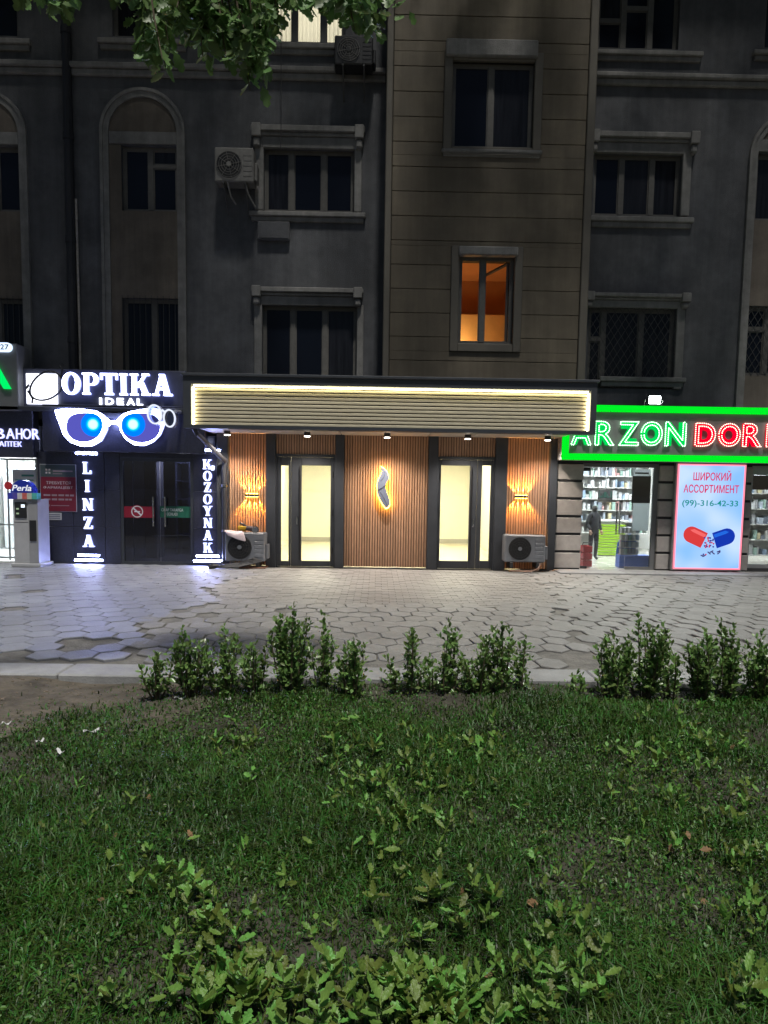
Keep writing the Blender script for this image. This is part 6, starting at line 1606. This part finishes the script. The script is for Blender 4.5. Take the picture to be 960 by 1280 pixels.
patch(540, 1180, 28, 28, 10, LB_, G2); patch(560, 1265, 60, 26, 20, LB_, G2); patch(680, 1262, 50, 24, 14, LB_, G2); patch(610, 1128, 14, 10, 3, LB_, G2)
def drift(cx, cy_, sx_, sy_, n, lab, grp):
    for k in range(n):
        px = random.gauss(cx, sx_); py = random.gauss(cy_, sy_)
        if -10 < px < 970 and 880 < py < 1330: small_seedling(px, py, lab, grp)
drift(448, 968, 24, 28, 24, LC_, G3); drift(530, 975, 42, 34, 42, LC_, G3); drift(480, 1030, 45, 22, 14, LC_, G3); drift(600, 930, 40, 18, 14, LC_, G3)
LF_ = LC_.replace('in the middle', 'left of the middle'); drift(292, 942, 20, 14, 16, LF_, 'seedlings left of the middle of the lawn')
drift(880, 932, 45, 16, 30, LD_, G4); drift(800, 955, 40, 26, 22, LD_, G4); drift(900, 1000, 40, 26, 16, LD_, G4); drift(925, 1072, 20, 9, 9, LD_, G4); drift(945, 1140, 14, 20, 5, LD_, G4)
for k in range(95):
    px, py = random.uniform(0, 960), 895 + 370*random.random()**1.1
    if px < 170 and py < 985: continue
    small_seedling(px, py, LE_, G5)
drift(330, 1235, 75, 35, 22, LA, G1); drift(600, 1240, 95, 35, 26, LB_, G2)
patch(905, 1262, 22, 10, 4, LD_.replace('clump at the right of the lawn', 'bottom right corner of the lawn'), 'seedlings in the bottom right corner')

# ---- litter on the bare soil
pw = M('litter_white', (.7, .7, .7), .7, .08)
for (px, py, l_, w_, a_, lab, hz) in ((114, 915, .14, .045, .5, 'white paper strip lying at the edge of the grass', .03), (75, 947, .12, .035, -.7, 'torn white scrap lying deeper in the grass on the left', .05), (50, 934, .08, .02, 1.1, 'thin pale splinter standing in the left grass', .04), (225, 868, .12, .07, .1, 'white crumpled scrap between the two leftmost shrubs', .02), (285, 872, .06, .04, .6, 'small white scrap below the third shrub from the left', .02), (8, 905, .08, .03, .2, 'pale scrap on the soil at the left edge', .02), (735, 1155, .0, .0, 0, '', 0), (355, 868, .07, .04, .3, 'white scrap under the tallest shrub', .02)):
    if not lab: continue
    x, y = onZ(px, py, LZ + .02); z = lawn_z(x, y) + hz; l_ *= .7; w_ *= .7; c_, s2 = math.cos(a_), math.sin(a_)
    mb = MB(); P = []
    for j in range(2):
        for i in range(5):
            u = (i/4-.5)*l_; v = (j-.5)*w_*(1 - .3*abs(i-2)/2); P.append((x + u*c_ - v*s2, y + u*s2 + v*c_, z + .012*math.sin(i*1.7+j)))
    mb.v = P; mb.f = [(i, i+1, i+6, i+5) for i in range(4)]
    o = single('paper_scrap', mb, pw, lab, 'litter', (x, y, z)); so = o.modifiers.new('s', 'SOLIDIFY'); so.thickness = .002
# soil clods and dry leaves on the bare patch
sd = MB()
for k in range(900):
    y = random.uniform(4.6, 5.72); x = -random.uniform(1.1, 3.8) if random.random() < .75 else random.uniform(-3, 3.4)
    if random.random() > float(bare(np.array(x), np.array(y)))+.05: continue
    r = random.uniform(.006, .022); z = lawn_z(x, y)
    n_ = 5; P = [(x + r*random.uniform(.6, 1.2)*math.cos(6.28*i/n_), y + r*random.uniform(.6, 1.2)*math.sin(6.28*i/n_)) for i in range(n_)]
    sd.zprism(P, z-.01, z + r*random.uniform(.3, .8), [(x+(a-x)*.6, y+(b-y)*.6) for a, b in P])
o = struct('soil_clods', sd, M('clod', (.15, .12, .09), .95, .3, 20, .4, 60, rnd=.5), 'stuff', label='small clods and stones on the bare soil beside the kerb')
# fallen dry leaves
dry = M('dry_leaf', (.22, .13, .06), .7, .3, 30, .3, 80, rnd=.4)
dry_me = [mesh_np('dry_leaf', v, f, dry) for v, f in LOB[:4]]
for k in range(26):
    px, py = random.uniform(20, 940), random.uniform(890, 1260); x, y = onZ(px, py, LZ+.03)
    o = bpy.data.objects.new('dry_leaf', dry_me[k % 4]); COL.objects.link(o); o.location = (x, y, lawn_z(x, y) + random.uniform(.02, .05)); o.rotation_euler = (random.gauss(0, .6), random.gauss(0, .6), random.uniform(0, 6.28))
    q = random.uniform(.035, .06); o.scale = (q, q, q); o['label'] = 'fallen brown dry leaf lying in the lawn grass'; o['category'] = 'leaf'; o['group'] = 'fallen dry leaves in the lawn'
# a thin bare stick near the kerb gap
x, y = onZ(672, 872, LZ); a_ = onY(672, 848, y); b_ = onY(690, 872, y)
print('objects', len(bpy.data.objects))
